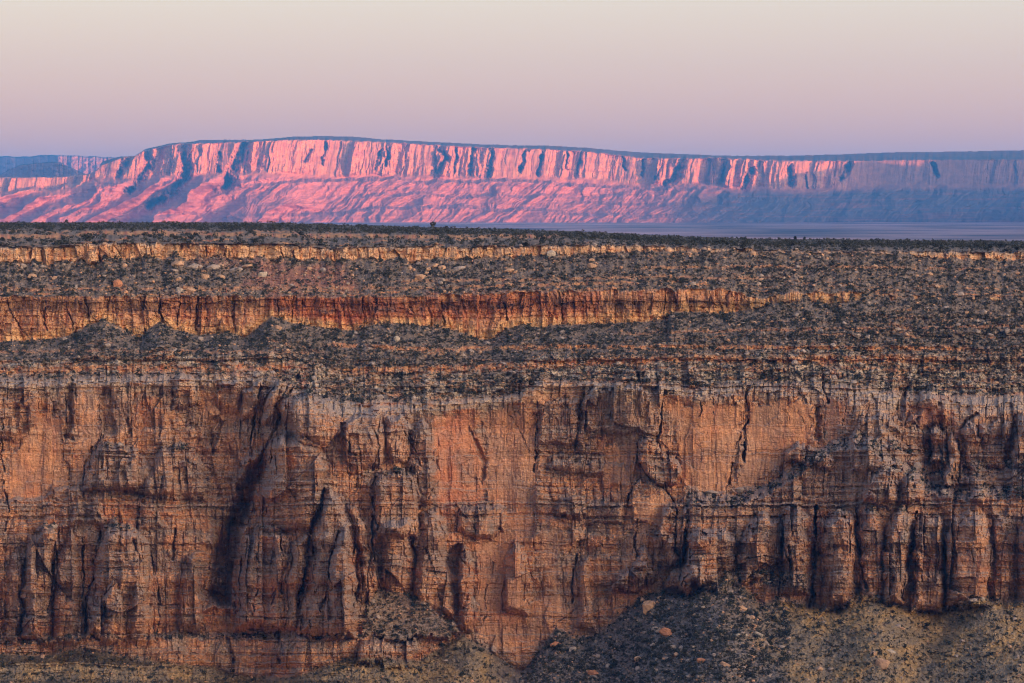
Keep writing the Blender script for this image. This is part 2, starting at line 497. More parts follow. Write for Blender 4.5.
butt([(102, 642), (103, 600), (112, 584), (117, 578), (124, 600), (126, 642)], 2.6, 6, 0.3)
butt([(128, 642), (131, 596), (139, 584), (146, 594), (147, 642)], 2.2, 6, 0.2)
butt([(178, 630), (180, 580), (184, 556), (194, 552), (203, 578), (207, 612), (206, 634)], 4.2, 8, 0.3)
butt([(55, 525), (58, 505), (66, 501), (70, 525)], 1.4, 5, 0.7)
butt([(70, 526), (71, 506), (78, 502), (86, 508), (86, 526)], 1.6, 6, 0.7)
butt([(88, 526), (90, 508), (100, 504), (106, 512), (106, 528)], 1.4, 6, 0.6)
butt([(138, 526), (139, 503), (150, 498), (160, 503), (161, 530)], 1.6, 7, 0.6)
butt([(280, 414), (284, 404), (294, 392), (312, 388), (330, 396), (343, 412), (340, 434), (326, 446), (300, 440), (286, 430)], 5.0, 10, 0.15, tops=16)
butt([(256, 528), (262, 488), (268, 452), (274, 438), (300, 434), (320, 442), (328, 470), (322, 500), (314, 530)], 5.5, 12, 0.35)
butt([(262, 404), (268, 388), (280, 380), (286, 386), (280, 402), (272, 424), (262, 426)], 3.0, 5, 0.35)
butt([(240, 410), (244, 392), (252, 384), (262, 384), (260, 404), (252, 420), (242, 424)], 2.4, 5, 0.2)
butt([(216, 396), (222, 384), (240, 382), (244, 390), (238, 410), (220, 414)], 2.0, 5, 0.1)
butt([(172, 408), (174, 380), (182, 374), (192, 378), (200, 392), (202, 408)], 2.4, 6, 0.0)
butt([(234, 632), (238, 590), (241, 556), (246, 536), (258, 523), (272, 521), (284, 531), (292, 546), (288, 580), (284, 630)], 7.0, 13, 0.35, tops=10)
butt([(282, 630), (284, 580), (290, 548), (300, 536), (311, 530), (306, 566), (298, 606), (296, 630)], 4.5, 8, 0.45)
butt([(297, 636), (304, 590), (312, 540), (320, 508), (330, 488), (342, 494), (352, 520), (360, 580), (358, 638)], 6.0, 13, 0.45)
butt([(322, 638), (328, 580), (336, 536), (344, 524), (354, 540), (360, 590), (356, 638)], 3.6, 9, 0.2)
butt([(358, 612), (360, 560), (352, 528), (346, 505), (354, 500), (366, 520), (370, 560), (372, 596)], 3.6, 7, 0.4)
butt([(368, 593), (369, 560), (371, 551), (375, 551), (378, 566), (380, 593)], 2.6, 5, 0.3)
butt([(375, 536), (376, 500), (380, 480), (388, 472), (402, 469), (416, 473), (421, 500), (420, 540)], 4.2, 8, 0.25, tops=8)
butt([(382, 596), (382, 560), (384, 524), (396, 518), (410, 520), (414, 560), (412, 600)], 3.6, 9, 0.35)
butt([(414, 606), (416, 540), (424, 514), (440, 508), (446, 530), (448, 566), (456, 600), (456, 622), (436, 612)], 3.4, 9, 0.45)
butt([(342, 440), (346, 420), (356, 412), (380, 412), (386, 430), (380, 470), (350, 474)], 2.6, 8, 0.35)
butt([(384, 440), (390, 420), (402, 416), (412, 430), (410, 462), (390, 466)], 2.2, 6, 0.45)
butt([(410, 470), (414, 424), (424, 418), (434, 440), (438, 480), (436, 506), (420, 506)], 2.6, 7, 0.35)
butt([(458, 628), (458, 590), (459, 560), (463, 546), (470, 553), (476, 580), (478, 612), (474, 634)], 4.2, 7, 0.15)
butt([(456, 530), (458, 512), (466, 506), (484, 504), (503, 508), (504, 530), (490, 540)], 2.6, 6, 0.6)
butt([(502, 612), (503, 580), (508, 552), (516, 540), (526, 552), (532, 590), (530, 616)], 3.0, 8, 0.3)
butt([(574, 624), (575, 570), (579, 554), (586, 552), (591, 566), (594, 600), (596, 630)], 3.6, 7, 0.05)
butt([(584, 430), (585, 392), (592, 387), (664, 388), (666, 398), (660, 434)], 2.6, 5, 0.55)
butt([(540, 446), (541, 404), (548, 398), (582, 398), (578, 446)], 1.4, 4, 0.45)
butt([(578, 450), (578, 424), (590, 420), (600, 432), (596, 450), (588, 456)], 1.6, 4, 0.8)
butt([(622, 384), (624, 370), (630, 366), (637, 372), (638, 384)], 2.4, 4, 0.1)
butt([(640, 384), (641, 368), (648, 364), (655, 372), (656, 384)], 2.4, 4, 0.1)
butt([(560, 520), (562, 500), (580, 496), (622, 500), (624, 522)], 2.2, 4, 0.65)
butt([(545, 470), (548, 456), (580, 452), (606, 458), (606, 474)], 1.6, 4, 0.6)
butt([(636, 452), (638, 442), (646, 435), (656, 439), (662, 450), (674, 456), (683, 467), (684, 477), (672, 484), (652, 481), (644, 472)], 4.0, 3.5, 1.0, warp=0.5)
butt([(633, 526), (633, 494), (640, 479), (656, 481), (668, 498), (674, 516), (668, 527)], 1.0, 2.5, 0.0, warp=0.5)
butt([(660, 530), (664, 510), (674, 500), (686, 500), (690, 520), (686, 560), (668, 566)], 3.4, 6, 0.45)
butt([(634, 572), (637, 552), (644, 548), (650, 554), (652, 572)], 2.2, 5, 0.4)
butt([(652, 566), (654, 534), (666, 528), (676, 540), (676, 566)], 2.6, 6, 0.35)
butt([(612, 592), (620, 576), (634, 566), (650, 562), (660, 568), (646, 584), (628, 594)], 3.2, 5, 1.0)
butt([(662, 590), (668, 570), (684, 564), (702, 568), (704, 586), (690, 594)], 3.4, 6, 1.0)
butt([(786, 464), (788, 450), (800, 444), (826, 446), (834, 456), (828, 466)], 4.0, 5, 0.8)
butt([(688, 588), (688, 556), (692, 536), (706, 526), (728, 528), (738, 540), (736, 570), (720, 590)], 4.6, 9, 0.55)
butt([(738, 584), (740, 556), (747, 526), (764, 514), (780, 520), (784, 540), (782, 566)], 4.2, 8, 0.25)
butt([(780, 590), (784, 540), (788, 514), (800, 508), (811, 518), (812, 560), (811, 598)], 5.0, 9, 0.5)
butt([(818, 612), (819, 560), (821, 522), (830, 510), (846, 508), (855, 520), (857, 560), (852, 606)], 7.0, 12, 0.35, tops=5)
butt([(860, 604), (860, 530), (864, 512), (876, 508), (884, 522), (884, 560), (882, 602)], 2.6, 10, 0.2, tops=5)
butt([(884, 604), (885, 530), (892, 512), (906, 508), (915, 522), (912, 556), (904, 606)], 5.0, 10, 0.6, tops=5)
butt([(908, 612), (914, 560), (918, 524), (926, 512), (940, 514), (944, 540), (944, 612)], 5.2, 10, 0.35, tops=5)
butt([(946, 612), (947, 540), (950, 516), (968, 508), (986, 514), (992, 540), (990, 606)], 6.6, 14, 0.15)
butt([(992, 606), (994, 530), (1000, 514), (1012, 510), (1016, 540), (1014, 604)], 1.8, 8, 0.35)
butt([(1016, 606), (1018, 530), (1030, 510), (1050, 516), (1054, 604)], 4.4, 10, 0.2)
butt([(1054, 606), (1056, 530), (1070, 512), (1092, 520), (1096, 604)], 4.4, 10, 0.35)
butt([(930, 466), (932, 434), (938, 422), (944, 430), (946, 462)], 4.0, 5, 0.35)
butt([(944, 488), (946, 440), (952, 430), (958, 444), (956, 470), (954, 488)], 4.6, 5, 0.3)
butt([(960, 462), (962, 430), (968, 420), (978, 426), (982, 452), (976, 470)], 3.6, 6, 0.3)
butt([(976, 460), (980, 424), (996, 414), (1010, 422), (1012, 452), (1000, 464)], 3.4, 7, 0.4)
butt([(1012, 470), (1016, 430), (1030, 416), (1060, 420), (1064, 470)], 3.6, 8, 0.45)
butt([(966, 500), (968, 468), (978, 458), (988, 470), (986, 502)], 3.6, 6, 0.4)
butt([(864, 470), (868, 440), (884, 432), (900, 440), (904, 470)], 2.4, 6, 0.7)
butt([(846, 470), (850, 430), (862, 412), (890, 414), (900, 432), (880, 440), (866, 470)], 2.6, 6, 0.7)
butt([(918, 404), (922, 390), (936, 384), (948, 392), (950, 428), (930, 424), (908, 430)], 2.4, 6, 0.05)
butt([(862, 506), (866, 474), (884, 466), (898, 474), (900, 504)], 3.4, 7, 0.75, tops=5)
butt([(900, 506), (902, 480), (914, 470), (924, 480), (924, 506)], 3.4, 6, 0.7, tops=5)
butt([(1006, 496), (1010, 474), (1030, 462), (1060, 470), (1064, 500)], 3.0, 7, 0.75, tops=5)
butt([(355, 668), (355, 644), (364, 640), (418, 640), (421, 650), (410, 664)], 3.0, 6, 0.0)

# ---- traced clefts, joints and recesses
recess([(62, 432), (65, 400), (69, 377), (75, 379), (73, 402), (71, 428), (75, 441), (66, 441)], 5.0, 3)
recess([(99, 436), (98, 402), (101, 381), (110, 386), (117, 402), (118, 434)], 4.0, 4)
recess([(124, 436), (127, 418), (130, 412), (132, 432)], 3.0, 2)
recess([(206, 442), (206, 420), (214, 416), (222, 420), (220, 440), (214, 458)], 4.0, 3)
recess([(204, 500), (206, 476), (212, 466), (217, 482), (216, 500)], 2.4, 3)
recess([(204, 612), (208, 560), (218, 520), (234, 486), (250, 462), (266, 440), (268, 470), (258, 500), (246, 534), (240, 570), (236, 612)], 27.0, 12)
butt([(222, 566), (226, 530), (238, 506), (248, 500), (248, 530), (240, 566)], 4.0, 8, 0.7)
butt([(206, 590), (212, 566), (222, 560), (228, 580), (224, 596)], 3.0, 6, 0.6)
butt([(240, 470), (250, 452), (262, 446), (262, 470), (250, 500), (240, 500)], 3.5, 8, 0.6)
butt([(222, 612), (226, 592), (234, 588), (240, 600), (238, 614)], 3.0, 5, 0.6)
butt([(204, 616), (206, 602), (216, 598), (222, 610)], 3.0, 5, 0.6)
crack([(302, 372), (292, 388), (284, 402), (279, 420), (266, 446)], 2.6, 5, False)
crack([(262, 384), (256, 410), (250, 440), (246, 462)], 2.2, 5)
crack([(290, 380), (284, 396), (276, 410)], 2.0, 4)
recess([(447, 562), (449, 549), (457, 541), (463, 545), (459, 560), (458, 577), (451, 572)], 7.0, 3)
recess([(471, 424), (480, 444), (489, 462), (483, 484), (478, 481), (481, 464), (474, 444)], 3.0, 2.5)
recess([(501, 612), (502, 582), (506, 572), (508, 590), (506, 612)], 3.4, 2)
recess([(812, 438), (812, 404), (817, 398), (821, 420), (820, 440)], 3.6, 3)
recess([(892, 418), (900, 392), (908, 382), (914, 384), (908, 400), (902, 420)], 5.0, 4)
recess([(906, 432), (908, 406), (920, 402), (946, 410), (946, 432)], 3.0, 6)
recess([(920, 466), (922, 442), (930, 436), (932, 466)], 5.0, 3)
recess([(960, 440), (962, 420), (974, 408), (978, 412), (968, 424), (964, 446)], 4.0, 3)
recess([(1008, 446), (1010, 424), (1016, 414), (1020, 420), (1014, 446)], 3.6, 3)
for pts, w, dep in [
    ([(0, 388), (16, 386), (36, 374)], 1.8, 2.4), ([(2, 420), (3, 470), (8, 512), (3, 540)], 1.6, 4), ([(84, 496), (84, 466), (92, 448)], 1.6, 3.5),
    ([(95, 447), (99, 438), (100, 405)], 1.2, 2), ([(139, 500), (138, 530)], 1.3, 3), ([(162, 476), (160, 500)], 1.2, 2.5),
    ([(171, 366), (172, 390), (171, 412)], 1.2, 3), ([(107, 364), (108, 374)], 1.1, 2.5), ([(126, 470), (126, 494)], 1.2, 2),
    ([(60, 530), (57, 552), (52, 580), (48, 616)], 1.8, 6), ([(24, 556), (20, 600), (18, 642)], 1.2, 3), ([(84, 535), (83, 580), (84, 640)], 1.6, 5),
    ([(100, 532), (96, 548), (92, 580), (86, 610), (85, 640)], 1.9, 6), ([(117, 580), (106, 594), (101, 620), (100, 640)], 1.6, 4), ([(32, 590), (34, 640)], 1.1, 2),
    ([(120, 538), (124, 560)], 2.2, 2), ([(134, 540), (138, 562)], 3.0, 3), ([(152, 552), (158, 590), (158, 640)], 1.6, 4), ([(176, 530), (172, 560)], 2.0, 4),
    ([(259, 533), (258, 575), (252, 622)], 1.7, 4), ([(280, 532), (282, 560), (282, 594)], 1.7, 4), ([(313, 520), (304, 574), (296, 614)], 2.4, 7),
    ([(337, 530), (330, 560), (321, 612)], 1.8, 4), ([(325, 488), (316, 512), (312, 534)], 2.2, 5), ([(270, 600), (276, 590), (272, 606)], 1.2, 2),
    ([(349, 412), (346, 432), (350, 452)], 1.9, 4), ([(372, 512), (373, 546), (378, 592)], 2.2, 6), ([(357, 500), (366, 530), (368, 548)], 1.7, 4),
    ([(375, 476), (373, 500), (378, 530)], 1.8, 5), ([(376, 432), (378, 452), (372, 470)], 1.6, 3), ([(408, 432), (416, 452), (424, 470)], 1.5, 3),
    ([(414, 520), (414, 560)], 1.4, 3), ([(420, 508), (430, 498), (436, 482)], 1.4, 2.5), ([(457, 530), (458, 512), (462, 506)], 1.5, 3), ([(474, 512), (476, 536)], 1.2, 3),
    ([(424, 548), (434, 570), (440, 600)], 1.3, 2.5), ([(494, 562), (487, 590), (484, 625)], 1.0, 1.5), ([(509, 414), (520, 434), (530, 452)], 1.0, 1.4),
    ([(539, 402), (537, 440), (535, 472)], 2.2, 4), ([(584, 392), (579, 420), (576, 450)], 1.6, 3.5), ([(665, 392), (662, 416), (659, 436)], 2.2, 4.5),
    ([(630, 362), (625, 372), (624, 386)], 1.4, 3), ([(622, 364), (634, 360)], 1.4, 2.5), ([(639, 364), (640, 384)], 1.2, 3), ([(640, 478), (628, 494), (624, 530)], 1.8, 4.5),
    ([(634, 444), (640, 466), (650, 480)], 1.4, 3), ([(664, 482), (672, 500), (676, 510)], 1.3, 3), ([(578, 553), (574, 572), (573, 602)], 2.0, 5), ([(552, 626), (573, 610)], 1.0, 1.6),
    ([(637, 520), (634, 545), (636, 560)], 2.4, 5), ([(676, 510), (676, 550), (680, 566)], 2.2, 5), ([(686, 520), (684, 560)], 2.0, 5),
    ([(749, 386), (747, 404), (746, 424), (743, 462)], 2.6, 5), ([(746, 424), (736, 448), (725, 492)], 1.8, 3), ([(713, 396), (713, 414)], 1.4, 2), ([(701, 402), (700, 416)], 1.6, 2),
    ([(823, 374), (823, 388), (828, 402)], 1.6, 4), ([(789, 396), (790, 420)], 0.9, 1.6), ([(800, 410), (804, 432)], 0.8, 1.2), ([(846, 384), (845, 420)], 1.2, 2),
    ([(742, 530), (739, 552), (736, 564)], 1.5, 4), ([(782, 520), (782, 544), (790, 566)], 2.2, 5), ([(815, 506), (816, 540), (814, 570), (812, 606)], 4.2, 10),
    ([(857, 508), (857, 540), (860, 560), (866, 588)], 2.4, 6), ([(884, 530), (884, 560)], 1.2, 2), ([(917, 512), (914, 546), (904, 574), (902, 600)], 2.0, 6),
    ([(945, 540), (944, 580)], 1.3, 2.5), ([(956, 540), (956, 590)], 1.2, 2.5), ([(993, 520), (990, 560), (988, 596)], 1.6, 4), ([(1015, 520), (1014, 560)], 1.2, 2),
    ([(748, 560), (765, 556), (782, 562)], 1.3, 3), ([(968, 546), (976, 570), (968, 590)], 1.1, 1.8), ([(800, 512), (806, 530)], 1.3, 2.5), ([(700, 502), (716, 506)], 1.4, 2.5),
    ([(758, 520), (752, 506), (756, 498)], 1.6, 4), ([(940, 440), (943, 480)], 1.8, 4), ([(958, 440), (960, 486)], 1.8, 4), ([(930, 440), (929, 466)], 2.0, 4),
    ([(228, 638), (233, 662)], 3.2, 4), ([(279, 632), (280, 664)], 3.6, 4), ([(86, 640), (84, 660)], 1.8, 3), ([(358, 640), (356, 664)], 2.0, 3),
    ([(0, 612), (60, 610), (105, 605), (180, 604)], 0.9, 1.6), ([(236, 604), (330, 604)], 0.8, 1.3), ([(0, 413), (40, 412), (66, 412)], 0.8, 1.6),
    # joints of the middle cliff
    ([(8, 300), (12, 312), (20, 326), (27, 336)], 1.1, 3), ([(44, 300), (45, 318), (47, 330)], 1.2, 3), ([(66, 298), (67, 312), (73, 330)], 1.3, 3.4), ([(87, 298), (88, 318)], 1.0, 2.4),
    ([(108, 297), (107, 320)], 0.9, 2), ([(161, 296), (161, 310), (163, 326)], 2.0, 5), ([(178, 296), (178, 326)], 1.3, 4), ([(198, 297), (197, 330)], 1.5, 4), ([(235, 298), (233, 318), (234, 332)], 2.8, 2.6),
    ([(206, 298), (208, 326)], 1.0, 2.6), ([(276, 300), (278, 316)], 0.9, 2), ([(293, 298), (290, 322)], 0.9, 2.2), ([(363, 298), (362, 326)], 1.1, 2.6), ([(378, 298), (377, 322)], 0.9, 2.2),
    ([(442, 297), (441, 312), (443, 326)], 1.5, 4), ([(502, 294), (506, 310), (508, 322)], 1.8, 4), ([(563, 292), (561, 308), (562, 322)], 1.0, 2.4), ([(635, 290), (635, 306)], 0.9, 2.2),
    ([(709, 291), (708, 310)], 1.1, 2.5), ([(730, 291), (724, 296), (722, 308)], 1.0, 2), ([(540, 274), (543, 284)], 1.6, 3),
    # joints of the rim cliff
    ([(42, 248), (42, 260)], 0.8, 1.8), ([(84, 246), (84, 262)], 0.9, 2), ([(98, 246), (100, 262)], 1.2, 3), ([(120, 245), (122, 258)], 1.0, 2.4), ([(149, 243), (150, 256)], 1.2, 3), ([(182, 245), (178, 252)], 1.4, 2.5),
    ([(205, 246), (206, 258)], 0.9, 2), ([(226, 247), (225, 257)], 0.9, 2), ([(282, 248), (283, 258)], 1.1, 2.4), ([(294, 250), (296, 262)], 1.3, 3), ([(336, 252), (338, 262)], 1.0, 2), ([(470, 249), (471, 258)], 1.0, 2), ([(505, 249), (506, 257)], 1.0, 2),
]:
    crack(pts, w, dep)
butt([(84, 262), (84, 248), (97, 247), (98, 262)], 2.0, 3, warp=0.4)

# ---- clean slabs, varnish and red faces
for poly, k in [([(26, 440), (34, 412), (58, 410), (60, 440), (70, 480), (60, 500), (10, 500), (6, 450)], 0.9), ([(78, 384), (96, 384), (96, 440), (84, 470), (72, 490), (76, 440)], 0.7),
                ([(124, 466), (150, 464), (140, 484), (124, 484)], 0.9), ([(432, 416), (474, 416), (490, 470), (486, 504), (440, 506)], 0.85), ([(486, 410), (536, 410), (536, 520), (520, 620), (482, 640), (480, 540), (492, 500)], 0.85),
                ([(516, 374), (580, 372), (582, 396), (540, 400), (520, 420)], 0.7), ([(598, 440), (638, 444), (634, 486), (600, 482)], 0.85), ([(634, 500), (672, 500), (670, 526), (636, 526)], 1.0),
                ([(668, 404), (742, 404), (738, 440), (722, 494), (690, 492), (676, 450)], 0.95), ([(752, 402), (810, 402), (808, 442), (780, 466), (752, 490), (734, 490), (744, 450)], 0.95), ([(824, 404), (848, 400), (838, 434), (824, 442)], 0.7),
                ([(502, 600), (560, 590), (572, 630), (540, 640), (524, 668), (486, 640)], 0.7), ([(476, 545), (502, 540), (500, 640), (480, 640)], 0.8), ([(540, 530), (560, 530), (556, 600), (536, 600)], 0.6),
                ([(958, 555), (990, 545), (988, 598), (958, 598)], 0.5), ([(908, 404), (946, 404), (930, 426), (908, 430)], 0.7), ([(642, 520), (652, 520), (644, 560), (624, 580), (620, 560)], 0.6)]:
    slab(poly, k)
for poly, k in [([(540, 404), (660, 400), (660, 440), (600, 436), (596, 456), (540, 450)], 0.75), ([(545, 446), (606, 452), (610, 474), (548, 478)], 0.7), ([(560, 496), (624, 500), (624, 524), (556, 522)], 0.7),
                ([(452, 452), (476, 456), (478, 484), (462, 486)], 0.6), ([(820, 522), (834, 512), (836, 548), (822, 560)], 0.65), ([(62, 384), (76, 384), (76, 440), (62, 440)], 0.55), ([(98, 386), (118, 390), (118, 438), (98, 440)], 0.6),
                ([(40, 488), (140, 484), (140, 498), (40, 500)], 0.5), ([(845, 400), (890, 400), (930, 470), (920, 500), (850, 500), (780, 490), (830, 450)], 0.65), ([(690, 498), (780, 490), (840, 450), (850, 500), (800, 520), (700, 520)], 0.65),
                ([(340, 412), (430, 412), (430, 450), (380, 480), (340, 460)], 0.35), ([(150, 400), (230, 420), (220, 520), (160, 480)], 0.4), ([(560, 530), (590, 530), (590, 545), (560, 545)], 0.4), ([(968, 560), (980, 545), (976, 590), (966, 592)], 0.5),
                ([(1000, 420), (1114, 420), (1114, 510), (990, 500)], 0.5), ([(108, 548), (126, 545), (118, 580), (106, 580)], 0.5)]:
    stain(poly, k)
for poly, k in [([(430, 414), (476, 414), (490, 470), (486, 506), (430, 506)], 1.0), ([(826, 378), (850, 380), (846, 430), (826, 440)], 0.7), ([(904, 404), (946, 404), (940, 430), (906, 432)], 0.8),
                ([(490, 300), (500, 300), (498, 420), (486, 420)], 0.0), ([(266, 296), (400, 297), (420, 326), (270, 330)], 0.95), ([(400, 297), (470, 294), (600, 292), (600, 312), (420, 318)], 0.75), ([(160, 297), (215, 297), (215, 320), (160, 322)], 0.45),
                ([(345, 385), (520, 385), (520, 640), (470, 640), (440, 520), (380, 460)], 0.45), ([(255, 262), (345, 266), (360, 292), (240, 288), (260, 272)], 0.9), ([(190, 258), (270, 262), (262, 268), (196, 266)], 0.6)]:
    if k: stain(poly, k, 6, redm)

# ---- natural fracturing of the rock
hasf = cliffy
jw = X + 5 * fbm(X / 40, Y / 70, 3, 301)
f1, f2, c1, ti1 = worley(jw / 15, (Y + 10 * fbm(X / 30, Y / 60, 2, 302)) / 62, 31)
e1 = np.clip((f2 - f1) / 0.22, 0, 1)
g1, g2, c2, ti2 = worley((jw + 2 * wx) / 8.0, (Y + 2.5 * wy) / 16, 32)
e2 = np.clip((g2 - g1) / 0.26, 0, 1)
h1, h2, c3, ti3 = worley((X + wx) / 4.2, Y / 3.6, 33)
e3 = np.clip((h2 - h1) / 0.3, 0, 1)
rough_k = (1 - 0.74 * smooth_m)
hole1 = ss(-0.1, 0.35, fbm(X / 24, Y / 50, 3, 310)); hole2 = ss(-0.15, 0.3, fbm(X / 15, Y / 22, 3, 311))
gap = lambda e, w_: np.clip(1 - e / w_, 0, 1)
big = 1.4 * (c1 - 0.5) + 2.0 * ti1 + 2.2 * o1 + 2.2 * q1 - 2.2 * hole1 ** 2 * gap(v1, 1.2) - 0.5 * hole2 ** 2 * gap(u1, 1.0)
med = 0.5 * (c2 - 0.5) + 0.8 * ti2 + 1.5 * o2 + 1.8 * q2 - 0.8 * hole2 ** 2 * gap(v2, 0.8) - 0.35 * hole1 ** 2 * gap(u2, 0.8)
sls = 0.7 * (c3 - 0.5) + 0.8 * ti3
sml = 0.25 * (c3 - 0.5) + 0.3 * ti3 + 0.75 * o3 + 0.9 * q3
# thin beds
YB = Y + 3.0 * fbm(X / 120, Y / 60, 3, 401) + 1.6 * o1 + 0.5 * o2 + 0.5 * fbm(X / 14, Y / 20, 2, 402)
rb = np.random.default_rng(11)
edges = [215.0]
while edges[-1] < 720:
    edges.append(edges[-1] + rb.choice([2.2, 3.0, 4.5, 6.5, 9.0], p=[.2, .3, .25, .15, .1]))
edges = np.array(edges); offs = rb.normal(0, 0.55, len(edges)).astype(F); tone = rb.normal(0, 1, len(edges)).astype(F)
bi = np.clip(np.searchsorted(edges, YB) - 1, 0, len(edges) - 2)
tb_ = (YB - edges[bi]) / (edges[bi + 1] - edges[bi])
bedp = offs[bi] - 0.7 * np.exp(-((1 - np.abs(tb_ * 2 - 1)) / 0.22) ** 2) * (rb.uniform(0, 1, len(edges))[bi] > 0.6) * ss(-0.2, 0.25, fbm(X / 34, Y / 12, 3, 408))
e2b = [200.0]
while e2b[-1] < 730:
    e2b.append(e2b[-1] + rb.choice([8.0, 12.0, 17.0, 26.0]))
e2b = np.array(e2b); of2 = rb.normal(0, 0.75, len(e2b)).astype(F)
YB2 = Y + 5.0 * fbm(X / 110, Y / 70, 3, 411) + 2.2 * o1 + 1.0 * o2
b2i = np.clip(np.searchsorted(e2b, YB2) - 1, 0, len(e2b) - 2)
tb2 = (YB2 - e2b[b2i]) / (e2b[b2i + 1] - e2b[b2i])
bedp = bedp + of2[b2i] + 0.6 * (0.5 - tb2)
bed_k = 0.45 + 0.55 * ss(-0.25, 0.35, fbm(X / 50, Y / 36, 3, 403))
frac_k = 0.55 + 0.6 * ss(-0.3, 0.4, fbm(X / 70, Y / 60, 3, 404))
capk = 0.25 + 0.75 * ss(L5 + 2, L5 + 18, Y)
low = ss(490, 520, Y)
P += wallm * (0.95 * big * frac_k * capk * (1 - 0.7 * smooth_m) + med * rough_k * frac_k * (1 - 0.3 * low) * capk + sml * rough_k * 0.9 + 1.15 * bedp * bed_k * (1 + 0.9 * varn + 0.5 * low + 0.6 * (1 - capk)) * (1 - 0.72 * smooth_m) + 0.9 * fbm(X / 22, Y / 34, 4, 405) * rough_k
               + 0.10 * fbm(X / 2.2, Y / 2.6, 2, 406))
b2k = band2
vj, vj2, vc, vt = worley(jw / 17, Y / 46, 51)
P += b2k * ((vc - 0.5) * 2.0 + 2.6 * vt - 0.7 * hole1 * (1 - np.sqrt(np.clip((vj2 - vj) / 0.2, 0, 1))) + big * 0.5 + med * 0.9 + sml * 0.9 + bedp * 0.9)
vj, vj2, vc, vt = worley(jw / 10, Y / 30, 52)
P += band1 * ((vc - 0.5) * 2.4 + 2.0 * vt - 1.0 * hole1 * (1 - np.sqrt(np.clip((vj2 - vj) / 0.24, 0, 1))) + sml * 1.1 + med * 0.6 + bedp * 0.6)
# loose slopes and ledges
slopem = (1 - wallm) * (1 - band2) * (1 - band1)
fa = ss(L1 - 8, L1, Y)
P += (1 - slopem) * rub * (1.6 * med + 1.4 * sml + 1.2 * fbm(X / 6, Y / 5, 3, 507))
P += slopem * fa * (1.3 * fbm(X / 16, Y / 8, 4, 501) + 0.8 * sls + 0.5 * fbm(X / 3.2, Y / 2.2, 2, 502))
plat = (zone == 0).astype(F)
P += plat * ss(L0 + 1, L0 + 5, Y) * (6 * fbm(X / 26, Y / 3.4, 3, 503))
benchm = ss(L2b + 14, L2b + 22, Y) * ss(L5 + 3, L5 - 2, Y)
P += benchm * (bedp * 0.6 + med * 0.25 + sls * 0.7)
lipm = ss(0.48, 0.6, tb) * ss(L5 + 20, L5 + 6, Y)
P += lipm * (1.8 * o2 + 0.9 * o1 + 1.1 * o3 + 1.2 * bedp - 0.5 * gap(v2, 0.9) * hole1)
# ridges of the foot scree
foot = ss(L6 - 1, L6 + 6, Y)
P += foot * ss(420, 340, X) * (1.2 * bedp + 0.6 * med)
P += foot * 0.5 * sls + foot * 6.5 * fbm((X + 0.9 * (Y - 600)) / 55, Y / 160, 3, 510)
for a, b, amp, w in [((372, 592), (452, 640), 0, 10), ((690, 596), (790, 700), 5.5, 26), ((463, 636), (540, 700), 6, 22), ((856, 590), (890, 700), 4.5, 30), ((1004, 600), (1000, 700), 4.5, 30), ((560, 630), (560, 700), 3.0, 26), ((30, 660), (10, 705), 2.5, 30)]:
    if amp:
        d, t = dist_seg(XW, YW, a, b)
        P += foot * amp * np.exp(-(d / w) ** 2)
# rounded scree cone standing on the ledge
cone = [(362, 636), (366, 606), (374, 592), (383, 588), (398, 590), (412, 595), (432, 607), (452, 622), (464, 632), (450, 636), (400, 638)]
s, d = inside(cone, 5, 0.5)
cm = ss(-1, 2, d)
conem = np.zeros(X.shape, F); conem[s] = cm
P = P * (1 - conem * 0.8) + conem * (1.5 + 0.11 * np.clip(Y - 588, 0, 60))
P += conem * (0.5 * fbm(X / 5, Y / 4, 3, 77))
rub = np.maximum(rub, conem)
D = D - P

# ---- colours of the stone (what it is, not how it is lit)
C = np.zeros(X.shape + (3,), F)
C[:] = (0.485, 0.236, 0.118)
lowf = fbm(X / 60, Y / 45, 4, 601); midf = fbm(X / 12, Y / 14, 3, 602); fine = fbm(X / 2.4, Y / 2.4, 2, 603)
streak = fbm(jw / 4.2, Y / 70, 3, 604); streak2 = fbm(jw / 1.9, Y / 40, 2, 605)
C = mix(C, (0.56, 0.315, 0.185), ss(-0.1, 0.5, lowf) * 0.75)
C = mix(C, (0.41, 0.155, 0.082), ss(0.05, 0.5, -lowf + 0.4 * streak) * 0.55)
C = mix(C, (0.46, 0.16, 0.10), redm * wallm * 0.3)
grey = np.clip(ss(-0.2, 0.3, fbm(X / 34, Y / 26, 4, 606) + 0.35 * streak + 0.25 * midf) * 0.75, 0, 1) * (1 - 0.55 * smooth_m)
grey = np.maximum(grey, varn * (0.65 + 0.35 * ss(-0.4, 0.3, streak + midf)))
grey = np.clip(grey + 0.10 * (tone[bi]) * (1 - smooth_m), 0, 1)
C = mix(C, (0.215, 0.168, 0.138), grey * 0.94)
C = mix(C, (0.20, 0.095, 0.065), ss(0.15, 0.6, streak2 + 0.5 * streak + 0.35 * lowf) * 0.6 * wallm)
C *= (1 + 0.10 * tone[bi] * (1 - 0.6 * smooth_m) + 0.16 * midf + 0.12 * fine)[..., None]
# pale capping beds at the top of the wall
cap = ss(L5 + 26, L5 + 6, Y + 8 * midf) * wallm * (1 - 0.55 * smooth_m) * ss(-0.35, 0.15, fbm(X / 30, Y / 8, 3, 607) + 0.2)
C = mix(C, (0.43, 0.335, 0.245), cap * 0.75)
